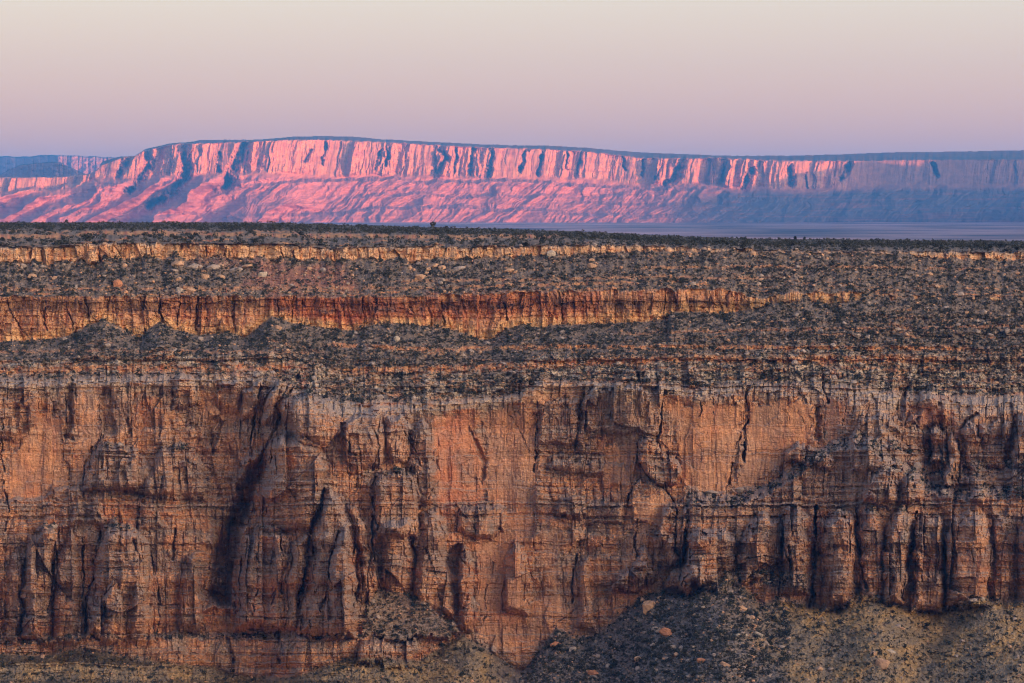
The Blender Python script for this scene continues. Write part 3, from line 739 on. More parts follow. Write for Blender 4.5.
# middle cliff
gold = np.zeros_like(C); gold[:] = (0.45, 0.235, 0.125)
gold = mix(gold, (0.52, 0.30, 0.14), ss(L2b - 14, L2b - 4, Y + 3 * midf))
gold = mix(gold, (0.40, 0.120, 0.055), np.clip(redm * ss(L2b - 3, L2b - 12, Y) + 0.45 * ss(0.1, 0.5, streak), 0, 1) * 0.85)
gold = mix(gold, (0.20, 0.10, 0.075), ss(0.1, 0.55, streak + 0.5 * streak2 + 0.25 * lowf) * ss(L2 + 28, L2 + 10, Y) * 0.8)
gold = mix(gold, (0.16, 0.095, 0.08), np.exp(-((Y - L2 - 13.5 - 2 * wy) / 2.4) ** 2) * ss(-0.2, 0.3, fbm(X / 40, Y * 0, 2, 608)) * 0.85)
gold *= (1 + 0.20 * tone[bi] + 0.2 * midf + 0.15 * fine)[..., None]
C = C * (1 - band2[..., None]) + gold * band2[..., None]
g1c = np.zeros_like(C); g1c[:] = (0.50, 0.295, 0.160)
g1c = mix(g1c, (0.42, 0.17, 0.075), ss(0.0, 0.5, streak + 0.4 * lowf) * 0.6)
g1c = mix(g1c, (0.42, 0.32, 0.24), ss(4, 1, Y - L1) * 0.6)
g1c *= (1 + 0.14 * tone[bi] + 0.2 * midf + 0.15 * fine)[..., None]
C = C * (1 - band1[..., None]) + g1c * band1[..., None]
# loose slopes
sc = np.zeros_like(C); sc[:] = (0.155, 0.119, 0.094)
sc = mix(sc, (0.225, 0.168, 0.132), ss(0.0, 0.5, fbm(X / 9, Y / 4, 3, 611)) * 0.7)
sc = mix(sc, (0.125, 0.105, 0.098), ss(0.1, 0.5, fbm(X / 22, Y / 8, 3, 612)) * 0.6)
sc = mix(sc, (0.065, 0.058, 0.052), (zone == 0) * 0.9 * ss(11, 4, Y - L0))
sc = mix(sc, (0.30, 0.125, 0.085), redm * (zone == 2) * 0.75)
# thin orange ledges cropping out through the scree
crop = (ss(0.12, 0.36, fbm(X / 30, (Y - L1) / 2.6, 3, 613) - 0.1) * ss(L0 + 5, L0 + 9, Y) * ss(L1 + 1, L1 - 3, Y) * ss(720, 560, X)
        + 0.6 * ss(0.25, 0.5, fbm(X / 46, (Y - L5) / 3.0, 3, 614)) * ss(L2b + 16, L2b + 20, Y) * ss(L5 + 2, L5 - 4, Y)
        + ss(0.2, 0.45, fbm(X / 30, (Y - L2) / 3.0, 3, 615)) * ss(L2 - 14, L2 - 6, Y) * ss(L2 + 2, L2, Y))
crop = np.clip(crop, 0, 1)
l1x = gx[::40]; ledge1 = [(float(a), float(b) - 10.5) for a, b in zip(l1x, line([(-90, 247), (60, 247), (85, 244), (110, 243), (200, 244), (300, 246), (420, 247), (600, 247), (1114, 252)], l1x))]
for yl, hw, x0, x1 in [(ledge1, 2.0, -90, 560), ([(-90, 290), (150, 289), (420, 288), (620, 283)], 1.7, -80, 640), ([(380, 281), (520, 280), (640, 277), (760, 278)], 1.4, 400, 780), ([(640, 268), (800, 266), (1024, 270)], 1.3, 640, 1000),
                       ([(600, 334), (760, 330), (1024, 326)], 1.5, 620, 1090), ([(-90, 352), (120, 351), (320, 353)], 1.6, -80, 330), ([(170, 346), (330, 345), (420, 349), (560, 347), (700, 347), (1024, 349)], 2.2, 330, 980), ([(330, 372), (420, 370), (520, 366), (640, 359), (760, 358), (880, 360), (1024, 358)], 4.2, 335, 960), ([(0, 371), (110, 369), (220, 368), (310, 366)], 4.6, -90, 315)]:
    ln = line(yl, X) + 2.2 * fbm(X / 26, X * 0, 3, 620)
    crop = np.maximum(crop, np.exp(-((Y - ln) / hw) ** 4) * ss(x0 - 15, x0 + 15, X) * ss(x1 + 15, x1 - 30, X) * ss(-0.35, 0.0, fbm(X / 16, Y / 9, 3, 621) + 0.1) * (0.6 if hw < 1.9 else 1.0))
orange = np.zeros_like(C); orange[:] = (0.46, 0.225, 0.105)
orange = mix(orange, (0.36, 0.13, 0.07), ss(0.0, 0.5, streak))
sc = sc * (1 - crop[..., None]) + orange * crop[..., None]
# grey rounded rock at the bench lip
lip = ss(0.50, 0.66, tb + 0.10 * midf) * (zone == 4) * (1 - crop * 0.8)
sc = mix(sc, (0.42, 0.335, 0.255), lip * ss(-0.3, 0.2, fbm(X / 20, Y / 5, 3, 616)) * 0.9)
# foot scree: brown and ochre to the right and left, grey in the fan
ftn = fbm(X / 40, Y / 30, 4, 617)
fanm = foot * ss(515, 545, X) * ss(12, -6, X - (700 + 0.95 * (Y - 590)) - 8 * midf)
sc = mix(sc, (0.150, 0.128, 0.115), fanm * 0.75)
ochre = (1 - fanm) * foot * ss(0.02, 0.45, ftn + 0.25 * ss(780, 860, X) + 0.2 * ss(480, 380, X) - 0.45 * ss(520, 560, X) * ss(780, 730, X))
sc = mix(sc, (0.215, 0.163, 0.108), (1 - fanm) * foot * np.clip(ss(740, 800, X) + ss(520, 480, X), 0, 1) * 0.85)
sc = mix(sc, (0.36, 0.225, 0.095), np.clip(ochre * 0.6 + 0.7 * foot * ss(14, 2, Y - L6) * ss(-0.2, 0.3, midf) * ss(740, 800, X), 0, 1))
sc = mix(sc, orange * 0.9, lip * ss(0.1, 0.4, fbm(X / 24, Y / 6, 3, 619)) * 0.7)
sc *= (1 + (lip * 0.2 + foot * ss(400, 340, X) * 0.28) * tone[bi] + 0.22 * midf + 0.22 * fine)[..., None]
sm = np.clip(slopem + rub * 0.85, 0, 1)
sm = np.where((wallm > 0.5) & (conem < 0.5), sm * (0.45 + 0.55 * ss(-0.3, 0.2, midf)), sm)
C = C * (1 - sm[..., None]) + sc * sm[..., None]
# dust settled on every flat shelf of the wall
DY = np.gradient(D, axis=0) / (ST * 0.37)
shelf = ss(0.5, 1.5, -DY) * wallm
C = mix(C, (0.30, 0.235, 0.20), shelf * 0.7)
C = np.clip(C, 0.02, 0.75)

PX = (X - 512) / FPX * D
PZ = -(Y - HY) / FPX * D
V = np.stack([PX, D, PZ], -1).reshape(-1, 3)
Q = grid_quads(NY, NX)
qz = zone[:-1, :-1].reshape(-1)
above = (Y[:-1, :-1] < L0[:-1, :-1]).reshape(-1)


def sub_mesh(name, qm, mat):
    q = Q[qm]
    used, inv = np.unique(q.ravel(), return_inverse=True)
    return mesh_np(name, V[used], inv.reshape(-1, 4), mat, C.reshape(-1, 3)[used])


names = [('plateau', 'flat dark scrub covered plateau top along the skyline', M_SCREE), ('rim_cliff', 'thin golden cliff band just under the plateau rim', M_WALL),
         ('upper_slope', 'grey boulder strewn slope between the two upper cliff bands', M_SCREE), ('ledge_cliff', 'orange and red streaked cliff band above the scree bench', M_WALL),
         ('scree_bench', 'grey shrub dotted bench of scree and thin ledges', M_SCREE), ('canyon_wall', 'tall orange brown canyon wall of pillars, slabs and clefts', M_WALL),
         ('scree_slope', 'grey and ochre scree slopes at the foot of the canyon wall', M_SCREE)]
for k, (nm, lb, mt) in enumerate(names):
    tag(sub_mesh(nm, (qz == k) & ~above, mt), lb, kind='structure')

# back of the plateau, falling away behind the skyline to the plain
crest_x = gx[::6]
crest_i = np.clip(((L0[0, ::6] - gy[0]) / ST).astype(int) + 1, 0, NY - 1)
cv = np.stack([PX[crest_i, np.arange(0, NX, 6)], D[crest_i, np.arange(0, NX, 6)], PZ[crest_i, np.arange(0, NX, 6)]], -1)
rows = [cv + np.array([0, 0, -0.15])]
for dy, dz in [(150, 3), (400, 14), (800, 34), (1500, 75), (2200, 90)]:
    r = cv.copy(); r[:, 0] *= (cv[:, 1] + dy) / cv[:, 1] * 1.02; r[:, 1] += dy; r[:, 2] = np.maximum(r[:, 2] - dz, -95)
    rows.append(r)
tag(mesh_np('plateau', np.concatenate(rows), grid_quads(len(rows), len(cv))[:, ::-1], M_EARTH), 'plateau top running back out of sight behind the skyline', kind='structure')

# canyon floor and camera side out of view, with high ground added for shade
def sheet(name, xs, ys, zf, mat, label):
    A, B = np.meshgrid(np.array(xs, F), np.array(ys, F))
    Vv = np.stack([A, B, zf(A, B)], -1).reshape(-1, 3)
    return tag(mesh_np(name, Vv, grid_quads(len(ys), len(xs))[:, ::-1], mat, smooth=True), label, kind='structure')


def near_ground(A, B):
    a = A * SX + B * SY
    l = A * SY * -1 + B * SX
    rim = -3 - 172 * ss(-30, 60, B + 9 * fbm(A / 120, B / 120, 3, 71))           # rim edge then down into the canyon
    shade_hill = 315 * np.exp(-((a - 760) / 230) ** 2) * (0.95 + 0.05 * fbm(A / 150, B / 150, 3, 72))  # unseen rise put in to keep the low sun off the wall
    return np.maximum(rim, shade_hill - 175)


sheet('canyon_floor', np.linspace(-2600, 2600, 140), np.linspace(-1600, 985, 110), near_ground, M_EARTH, "camera side rim, canyon floor below the frame and added high ground shading the wall")

# ------------------------------------------------------------------ the distant mesas and the plain
sheet('plain', np.linspace(-30000, 30000, 60), np.concatenate([np.linspace(1600, 14000, 60), np.linspace(14500, 29000, 20)]),
      lambda A, B: -86 + 2.0 * fbm(A / 900, B / 700, 3, 81), M_PLAIN, 'pale purple desert plain at the foot of the distant mesa')

MS = 0.5
mx_ = np.arange(-120, 1150, MS, dtype=F); my_ = np.arange(134.0, 246.0, MS, dtype=F)
MX, MY = np.meshgrid(mx_, my_)
T = line([(-120, 178), (60, 177), (90, 174), (97, 170), (102, 162), (112, 158.5), (120, 157), (135, 156), (145, 149.5), (155, 147), (172, 143.3), (190, 142.3), (200, 140.3), (225, 140), (256, 140), (275, 138.5), (293, 137), (318, 136.2), (356, 137), (381, 139.5), (431, 142), (481, 144.5), (512, 145.5),
          (549, 146), (587, 148), (624, 151.5), (649, 153), (687, 154.5), (724, 156), (768, 156), (800, 155.8), (843, 154.5), (893, 152.5), (943, 152), (1024, 150.5), (1150, 148)], MX) + 0.35 * fbm(MX / 9, MX * 0, 3, 83)
Cl = line([(-120, 180), (100, 166), (120, 158.5), (145, 151), (172, 144.5), (256, 141.5), (290, 140), (318, 139.8), (380, 142), (431, 145), (481, 147.5), (540, 149), (590, 152), (624, 156), (640, 158), (690, 158.5), (720, 158), (770, 160.5), (820, 161), (870, 161), (900, 160), (1150, 159)], MX) + 0.8 * fbm(MX / 8, MX * 0, 3, 84)
Bo = line([(-120, 196), (60, 190), (100, 178), (150, 177), (190, 172), (225, 176), (256, 172), (281, 172), (331, 177), (368, 174), (418, 176), (463, 177), (512, 177), (587, 178), (637, 184), (662, 182), (712, 184), (742, 189), (762, 187), (805, 190), (838, 187), (900, 184), (1150, 184)], MX) + 1.6 * fbm(MX / 14, MX * 0, 3, 85)
Fo = line([(-120, 238), (560, 238), (620, 230), (700, 227), (780, 227.5), (900, 229), (1024, 232), (1150, 233)], MX)
mseg = lambda a, b: np.clip((MY - a) / np.maximum(b - a, 0.4), 0, 1)
MD = 15200 - 700 * mseg(T, Cl) - 130 * mseg(Cl, Bo) - 260 * mseg(Bo, Fo) - 220 * mseg(Bo, Fo) ** 2
MD += line([(-120, -350), (120, -80), (260, 0), (700, 0), (1150, 200)], MX)
clf = ss(Cl - 1, Cl + 1.5, MY) * ss(Bo + 2, Bo - 2, MY)
tal = ss(Bo - 1, Bo + 8, MY)
qd = MX + 1.5 * (MY - 170) * line([(-120, 1), (260, 1), (360, 0.5), (700, 0.3)], MX) + 20 * fbm(MX / 60, MY / 30, 4, 86)
leftk = ss(360, 230, MX)
spur = 1 - np.abs(pn(qd / 46, MY / 150, 87)) * 2.4
spur2 = 1 - np.abs(pn(qd / 19, MY / 60, 88)) * 2.2
lk = 0.22 + 0.78 * np.clip(leftk + 0.25 * ss(560, 640, MX), 0, 1)
MP = tal * (150 * spur * lk ** 1.5 + 34 * spur2 * (0.18 + 0.82 * lk) * (0.6 + 0.9 * fbm(MX / 40, MY / 14, 3, 89)))
# benches in the middle of the slope
for yl, amt, x0, x1 in [([(240, 188), (300, 183), (400, 180), (460, 184), (512, 182), (640, 190)], 110, 270, 620), ([(-120, 196), (0, 196), (90, 184)], 100, -200, 70), ([(230, 220), (330, 214), (420, 208), (512, 210), (620, 218)], 90, 300, 600),
                        ([(-120, 218), (60, 214), (150, 216), (260, 216)], 60, -200, 240), ([(560, 204), (650, 206)], 70, 570, 640), ([(330, 198), (420, 196), (520, 198)], 60, 350, 510)]:
    ln = line(yl, MX) + 5 * fbm(MX / 40, MX * 0, 3, 90 + int(amt)) + 2 * fbm(MX / 9, MY / 9, 3, 99)
    MP -= 1.2 * amt * np.clip((ln - MY) / 3.0, 0, 1) * ss(x0 - 30, x0 + 30, MX) * ss(x1 + 200, x1 - 20, MX)
qe = MX + 1.0 * (MY - 170) + 14 * fbm(MX / 45, MY / 24, 3, 187)
MP += tal * (34 * fbm(qe / 15, MY / 45, 4, 188) + 14 * fbm(MX / 26, MY / 8, 3, 91) + 5 * fbm(MX / 5, MY / 4, 3, 92))
b1, b2_, bc, bt_ = worley((MX + 4 * fbm(MX / 14, MY / 20, 3, 93) + 0.12 * (MY - 150)) / 17, MY / 220, 94)
c1_, c2_, cc, ct_ = worley((MX + 2 * fbm(MX / 8, MY / 12, 2, 95) + 0.12 * (MY - 150)) / 6.0, MY / 60, 96)
clf = clf * (0.35 + 0.65 * ss(900, 780, MX))
mvar = 0.25 + 1.3 * ss(-0.35, 0.35, fbm(MX / 70, MX * 0, 2, 195))
MP += clf * mvar * (60 * fbm((MX + 0.2 * (MY - 150)) / 15, MY / 120, 4, 394) + 50 * (bc - 0.5) + 22 * bt_ + 18 * (cc - 0.5) + 9 * ct_ + 34 * fbm(MX / 26, MY / 60, 4, 193) + 9 * fbm(MX / 3.5, MY / 16, 3, 97) + 5 * fbm(MX / 5, MY / 2.5, 2, 197))


MXW = MX + 2.4 * fbm(MX / 8, MY / 9, 3, 98) + 1.5 * (worley(MX / 3.5, MY / 5.0, 198)[2] - 0.5); MYW = MY + 3 * fbm(MX / 6, MY / 12, 3, 199)
MKD = np.clip(0.75 + 1.1 * fbm(MX / 7, MY / 10, 3, 200), 0.1, 1.3)


def mcrack(pts, w, dep):
    best = np.full(MX.shape, 1e9, F)
    for k in range(len(pts) - 1):
        best = np.minimum(best, dist_seg(MXW, MYW, pts[k], pts[k + 1])[0])
    MP[:] -= (0.7 * dep * MKD * np.clip(1.1 - best / w, 0, 1)).astype(F)


for pts, w, dep in [([(130, 154), (124, 166), (118, 176)], 5, 260), ([(147, 150), (150, 164), (142, 178), (128, 192)], 5, 300), ([(184, 143), (184, 158), (188, 172), (174, 192), (150, 206)], 6.5, 380), ([(244, 142), (240, 156), (232, 172), (226, 186)], 7, 380), ([(219, 155), (219, 172)], 2.5, 160),
                    ([(311, 150), (305, 162)], 1.6, 120), ([(326, 142), (322, 164)], 1.8, 130), ([(388, 141), (387, 164)], 2.6, 190), ([(382, 150), (374, 170)], 1.8, 120), ([(441, 146), (446, 160), (436, 174)], 4.5, 260), ([(456, 150), (454, 172)], 2.4, 160), ([(473, 148), (470, 172)], 2.4, 160), ([(492, 148), (490, 176)], 2.8, 180),
                    ([(526, 148), (520, 172)], 2.6, 200), ([(544, 148), (538, 174)], 2.4, 200), ([(567, 149), (566, 168)], 1.6, 140), ([(582, 150), (578, 176)], 2.0, 180), ([(623, 158), (626, 170)], 1.6, 120), ([(644, 160), (643, 176)], 1.6, 120), ([(662, 166), (656, 178)], 2.0, 140), ([(682, 160), (676, 178), (664, 186)], 5, 240),
                    ([(726, 164), (722, 182)], 2.4, 160), ([(752, 170), (744, 188)], 4, 220), ([(790, 168), (792, 184)], 5, 240), ([(806, 172), (806, 188)], 1.5, 120), ([(850, 164), (842, 178)], 4, 200), ([(934, 166), (936, 174)], 4, 200)]:
    mcrack(pts, w, dep)
MD -= MP
MC = np.zeros(MX.shape + (3,), F); MC[:] = (0.52, 0.235, 0.150)
mn = fbm(MX / 30, MY / 6, 4, 120); mn2 = fbm(MX / 5, MY / 4, 3, 121); mst = fbm(MX / 3, MY / 40, 3, 122)
MC = mix(MC, (0.60, 0.325, 0.165), clf * ss(-0.3, 0.3, mst) * 0.7)
MC = mix(MC, (0.40, 0.16, 0.115), ss(0.0, 0.5, mn) * 0.6)
MC = mix(MC, (0.46, 0.20, 0.20), tal * 0.8)
MC = mix(MC, (0.095, 0.100, 0.125), tal * ss(600, 760, MX + 20 * mn) * 0.9)  # blue shade of the right-hand talus put into its colour
MC = mix(MC, (0.21, 0.135, 0.125), ss(820, 900, MX) * (1 - tal) * 0.8)  # right-end cliffs darkened too, shade painted into the stone colour
MC = mix(MC, (0.13, 0.105, 0.085), ss(Cl + 0.5, Cl - 1.0, MY + 0.8 * mn2))
MC = mix(MC, (0.30, 0.13, 0.10), tal * ss(0.12, 0.35, fbm(MX / 90, MY / 2.2, 3, 124)) * 0.5)
MC *= (1 + 0.2 * mn2)[..., None]
MC = np.clip(MC * np.array([0.68, 0.59, 0.50], F), 0.02, 0.75)
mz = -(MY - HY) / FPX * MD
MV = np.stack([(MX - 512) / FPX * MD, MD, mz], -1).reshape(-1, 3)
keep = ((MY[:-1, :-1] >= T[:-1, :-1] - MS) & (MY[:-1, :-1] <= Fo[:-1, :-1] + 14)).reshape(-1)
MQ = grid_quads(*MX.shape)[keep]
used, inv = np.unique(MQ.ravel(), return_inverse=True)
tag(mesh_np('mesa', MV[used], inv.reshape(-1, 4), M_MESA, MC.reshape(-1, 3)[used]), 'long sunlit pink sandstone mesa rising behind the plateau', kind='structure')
# flat top of the mesa running back
ti = np.clip(((T[0] - my_[0]) / MS).astype(int) + 1, 0, len(my_) - 1)[::4]
jj = np.arange(0, len(mx_), 4)
tv = MV.reshape(MX.shape + (3,))[ti, jj]
sel = mx_[jj] > 92
tv = tv[sel]
r1 = tv.copy(); r1[:, :2] *= 1.02; r1[:, 2] -= 3
r2 = tv.copy(); r2[:, :2] *= 1.25; r2[:, 2] = tv[:, 2] - 60
r3 = tv.copy(); r3[:, :2] *= 1.35; r3[:, 2] = -100
tag(mesh_np('mesa', np.concatenate([tv + np.array([0, 0, -0.5]), r1, r2, r3]), grid_quads(4, len(tv))[:, ::-1], M_EARTH), 'flat wooded top of the long mesa running back out of sight', kind='structure')


def far_ridge(name, top, bot, d_of, x0, x1, label, seed, face=True, cliffk=1.0):
    xs = np.arange(x0, x1 + 0.1, 0.5, dtype=F); n = 90
    t = np.linspace(0, 1, n, dtype=F)[:, None]
    tp = (line(top, xs) + 0.9 * fbm(xs / 9, xs * 0, 4, seed + 9))[None]; bt = line(bot, xs)[None]
    yy = tp + (bt - tp) * t; xx = np.broadcast_to(xs[None], yy.shape)
    d = d_of(xx, t)
    c1, c2, cc, _t = worley(xx / 6.0, yy / 200, seed)
    d = d - cliffk * (70 * (cc - 0.5) + 60 * np.sqrt(np.clip((c2 - c1) / 0.3, 0, 1)) + 30 * fbm(xx / 6, yy / 4, 3, seed + 1)) - 60 * fbm(xx / 14, yy / 8, 4, seed + 2) - 90 * (1 - np.abs(pn((xx + 0.8 * yy) / 13, yy / 60, seed + 5)) * 2.2) * t
    v = np.stack([(xx - 512) / FPX * d, d, -(yy - HY) / FPX * d], -1)
    # close it with a top that runs back and a rear face
    back = v[:1].copy(); back[..., :2] *= 1.2
    back2 = back.copy(); back2[..., 2] = -120
    v = np.concatenate([back2, back, v], 0)
    col = np.zeros(v.shape, F); col[:] = (0.28, 0.135, 0.10); col[:5] = (0.09, 0.075, 0.065)
    col *= (1 + 0.2 * fbm(np.broadcast_to(xs[None], v.shape[:2]) / 8, np.arange(v.shape[0])[:, None] / 5.0, 3, seed + 3))[..., None]
    return tag(mesh_np(name, v.reshape(-1, 3), grid_quads(v.shape[0], v.shape[1]), M_MESA, col.reshape(-1, 3)), label, kind='structure')


far_ridge('farther_mesa', [(-160, 158), (-10, 157), (10, 156), (20, 157), (45, 155), (60, 155), (85, 156), (105, 157), (150, 158), (200, 160)], [(-160, 200), (200, 200)],
          lambda x, t: 23000 - 900 * t + line([(-160, 3200), (54, 0), (58, -150), (105, 0), (200, 700)], x), -160, 190, 'farther hazy mesa showing left of the long mesa', 201)
far_ridge('butte', [(-200, 172), (-60, 168), (0, 175), (8, 170), (20, 165), (40, 162.5), (56, 162), (62, 163), (80, 172), (96, 178), (104, 186)], [(-200, 205), (0, 190), (30, 184), (60, 184), (104, 190)],
          lambda x, t: 16900 + line([(-200, 2400), (0, 900), (104, -700)], x) - 250 * t, -200, 104, 'shaded blue butte with a domed top at the left end', 211, cliffk=0.5)

# unseen ridge added right of the frame to keep the mesa's right end shaded
ridge = []                              # x, y, crest height
for cx_, cy_ in [(1150, 147), (1060, 148), (1015, 153), (990, 161), (962, 161), (935, 154), (900, 163), (850, 168), (800, 181), (760, 191), (700, 197), (640, 207), (615, 226), (590, 240)]:
    px_, py_, pz_ = (cx_ - 512) / FPX * 14200, 14200, -(cy_ - HY) / FPX * 14200
    t_ = max((0.18 * py_ + 450 - px_) / (SX - 0.18 * SY), 300) + 250
    ridge.append((px_ + t_ * SX, py_ + t_ * SY, pz_ + t_ * math.tan(SUN_EL)))
ridge += [(ridge[-1][0] - 40, ridge[-1][1] - 250, 10), (2450, 9500, 20), (2100, 7000, 0), (1800, 5000, -60)]
rg = np.array(ridge); rt = np.cumsum(np.r_[0, np.hypot(np.diff(rg[:, 0]), np.diff(rg[:, 1]))])
tt = np.linspace(0, rt[-1], 140)
rx, ry, rz = (np.interp(tt, rt, rg[:, k])[:, None] for k in range(3))
lb_ = np.linspace(-1, 1, 13)[None]
hx = rx + 260 * lb_ + 100; hy = ry + 120 * lb_
hz = -95 + (rz + 95 + 6 * fbm(tt[:, None] / 300, tt[:, None] * 0, 3, 131)) * np.clip(1.0 - np.abs(lb_), 0, 1)
tag(mesh_np('shade_ridge', np.stack([hx + 0 * lb_, hy + 0 * lb_, hz], -1).reshape(-1, 3), grid_quads(140, 13), M_EARTH), 'added unseen ridge beyond the right edge that shades the mesa', kind='structure')

# ------------------------------------------------------------------ haze
HAZE = 4.1e-5
def haze_box():
    x0, x1, y0, y1, z0, z1 = -31000, 31000, -1700, 29500, -190, 510
    v = [(x0, y0, z0), (x1, y0, z0), (x1, y1, z0), (x0, y1, z0), (x0, y0, z1), (x1, y0, z1), (x1, y1, z1), (x0, y1, z1)]
    q = [(0, 3, 2, 1), (4, 5, 6, 7), (0, 1, 5, 4), (1, 2, 6, 5), (2, 3, 7, 6), (3, 0, 4, 7)]
    m = bpy.data.materials.new('evening_haze'); m.use_nodes = True
    nt = m.node_tree
    for n in list(nt.nodes): nt.nodes.remove(n)
    o = nt.nodes.new('ShaderNodeOutputMaterial'); pv = nt.nodes.new('ShaderNodeVolumePrincipled')
    pv.inputs['Color'].default_value = (0.05, 0.33, 1.0, 1)
    pv.inputs['Density'].default_value = HAZE
    pv.inputs['Anisotropy'].default_value = 0.0
    nt.links.new(pv.outputs[0], o.inputs['Volume'])
    tag(mesh_np('haze', np.array(v, float), np.array(q), m), 'thin blue evening haze over the whole landscape', kind='stuff')
haze_box()

# ------------------------------------------------------------------ boulders and shrubs
def boulder_mesh(seed, sq=0.75):
    r = np.random.default_rng(seed)
    import bmesh
    bm = bmesh.new(); bmesh.ops.create_icosphere(bm, subdivisions=3, radius=1.0)
    v = np.array([p.co[:] for p in bm.verts]); f = np.array([[q.index for q in fc.verts] for fc in bm.faces]); bm.free()
    n = r.normal(size=(13, 3)); n /= np.linalg.norm(n, axis=1)[:, None]
    h = r.uniform(0.62, 1.0, 13)
    dp = v @ n.T
    rad = np.min(np.where(dp > 0.05, h / np.maximum(dp, 0.05), 9), axis=1)
    v = v * np.clip(rad, 0.4, 1.15)[:, None]
    v += 0.03 * r.normal(size=v.shape)
    v *= np.array([1.0, 0.85, sq])
    return v, f


def shrub_np(seed, n=70):
    r = np.random.default_rng(seed)
    k = r.integers(3, 6)
    cs = np.stack([r.uniform(-.5, .5, k), r.uniform(-.5, .5, k), r.uniform(0.35, 0.75, k)], 1); rs = r.uniform(.35, .6, k)
    ci = r.integers(0, k, n)
    dirs = r.normal(size=(n, 3)); dirs /= np.linalg.norm(dirs, axis=1)[:, None]
    c = cs[ci] + dirs * (rs[ci] * r.uniform(.4, 1.05, n))[:, None]
    c[:, 2] = np.maximum(c[:, 2], 0.05)
    a = r.normal(size=(n, 3)); a /= np.linalg.norm(a, axis=1)[:, None]
    b = np.cross(a, r.normal(size=(n, 3))); b /= np.linalg.norm(b, axis=1)[:, None]
    sz = r.uniform(.14, .30, n)[:, None]
    v = np.stack([c + a * sz, c - a * sz * .6 + b * sz * .8, c - a * sz * .6 - b * sz * .8], 1).reshape(-1, 3)
    f = np.arange(3 * n).reshape(n, 3)
    # a few stems
    return v, f


B_T = [boulder_mesh(s, q) for s, q in ((1, .7), (2, .8), (3, .6), (4, .9), (5, .75), (6, .65))]
S_T = [shrub_np(s) for s in range(20, 28)]
S_T_LOW = [shrub_np(s, 34) for s in range(30, 38)]


def flat_idx(xp, yp):
    j = np.clip(np.round((np.asarray(xp) - gx[0]) / ST).astype(int), 0, NX - 1); i = np.clip(np.round((np.asarray(yp) - gy[0]) / ST).astype(int), 0, NY - 1)
    return i, j


def surf(xp, yp):
    i, j = flat_idx(xp, yp)
    return np.stack([PX[i, j], D[i, j], PZ[i, j]], -1)


def scatter(n, dens, seed):
    r = np.random.default_rng(seed)
    p = dens.ravel().astype(float); p /= p.sum()
    k = r.choice(p.size, size=n, replace=False, p=p)
    return k


loose = np.clip(slopem, 0, 1) * (Y > L0 + 0.5)
clump = ss(-0.15, 0.3, fbm(X / 18, Y / 8, 4, 701))
dens = loose * (0.35 + 0.65 * clump)
dens = dens * np.where(zone == 0, 1.2 + 6.5 * ss(10, 4, Y - L0), 1.0) * np.where(zone == 4, 1.25, 1.0)
fan = (zone == 6) & (X > 520) & (X < 790)
dens = np.where(zone == 6, loose * np.where(fan, 1.15, 0.27) * (0.4 + 0.6 * clump), dens)
dens = np.maximum(dens, (rub > 0.5) * wallm * 0.55)
dens = np.where(conem > 0.5, 0.55, dens)
dens = dens * (1 - 0.75 * ss(0.5, 0.66, tb) * (zone == 4) * ss(-0.1, 0.15, fbm(X / 25, Y / 6, 3, 703) + 0.12)) * (1 - 0.8 * crop) * np.where((redm > 0.5) & (zone == 2), 0.5, 1.0)
NS = 42000
ks = scatter(NS, dens, 41)
rr = np.random.default_rng(43)
ssz = np.exp(rr.normal(-0.48, 0.44, NS)).clip(0.28, 1.5)
ssz *= np.where(zone.ravel()[ks] == 0, 1.15, 1.0)
ssz *= np.where((Y - L0).ravel()[ks] < 4, 0.72, 1.0)
spos = V[ks]; srot = rr.uniform(0, 6.283, NS); sty = rr.integers(0, 8, NS); sq = rr.uniform(.7, 1.15, NS)


def merged(name, tmpl, pos, size, rot, typ, sq, mat, col=None):
    vs, fs, cs = [], [], []; off = 0
    for t in range(len(tmpl)):
        m = typ == t
        if not m.any(): continue
        v0, f0 = tmpl[t]
        c, s_ = np.cos(rot[m]), np.sin(rot[m])
        x = v0[None, :, 0] * c[:, None] - v0[None, :, 1] * s_[:, None]
        y = v0[None, :, 0] * s_[:, None] + v0[None, :, 1] * c[:, None]
        z = np.broadcast_to(v0[None, :, 2], x.shape) * sq[m][:, None]
        v = np.stack([x, y, z], -1) * size[m][:, None, None] + pos[m][:, None, :]
        nn = m.sum()
        vs.append(v.reshape(-1, 3)); fs.append((f0[None] + (np.arange(nn) * len(v0))[:, None, None]).reshape(-1, f0.shape[1]) + off)
        if col is not None: cs.append(np.repeat(col[m], len(v0), axis=0))
        off += nn * len(v0)
    return mesh_np(name, np.concatenate(vs), np.concatenate(fs), mat, np.concatenate(cs) if col is not None else None)


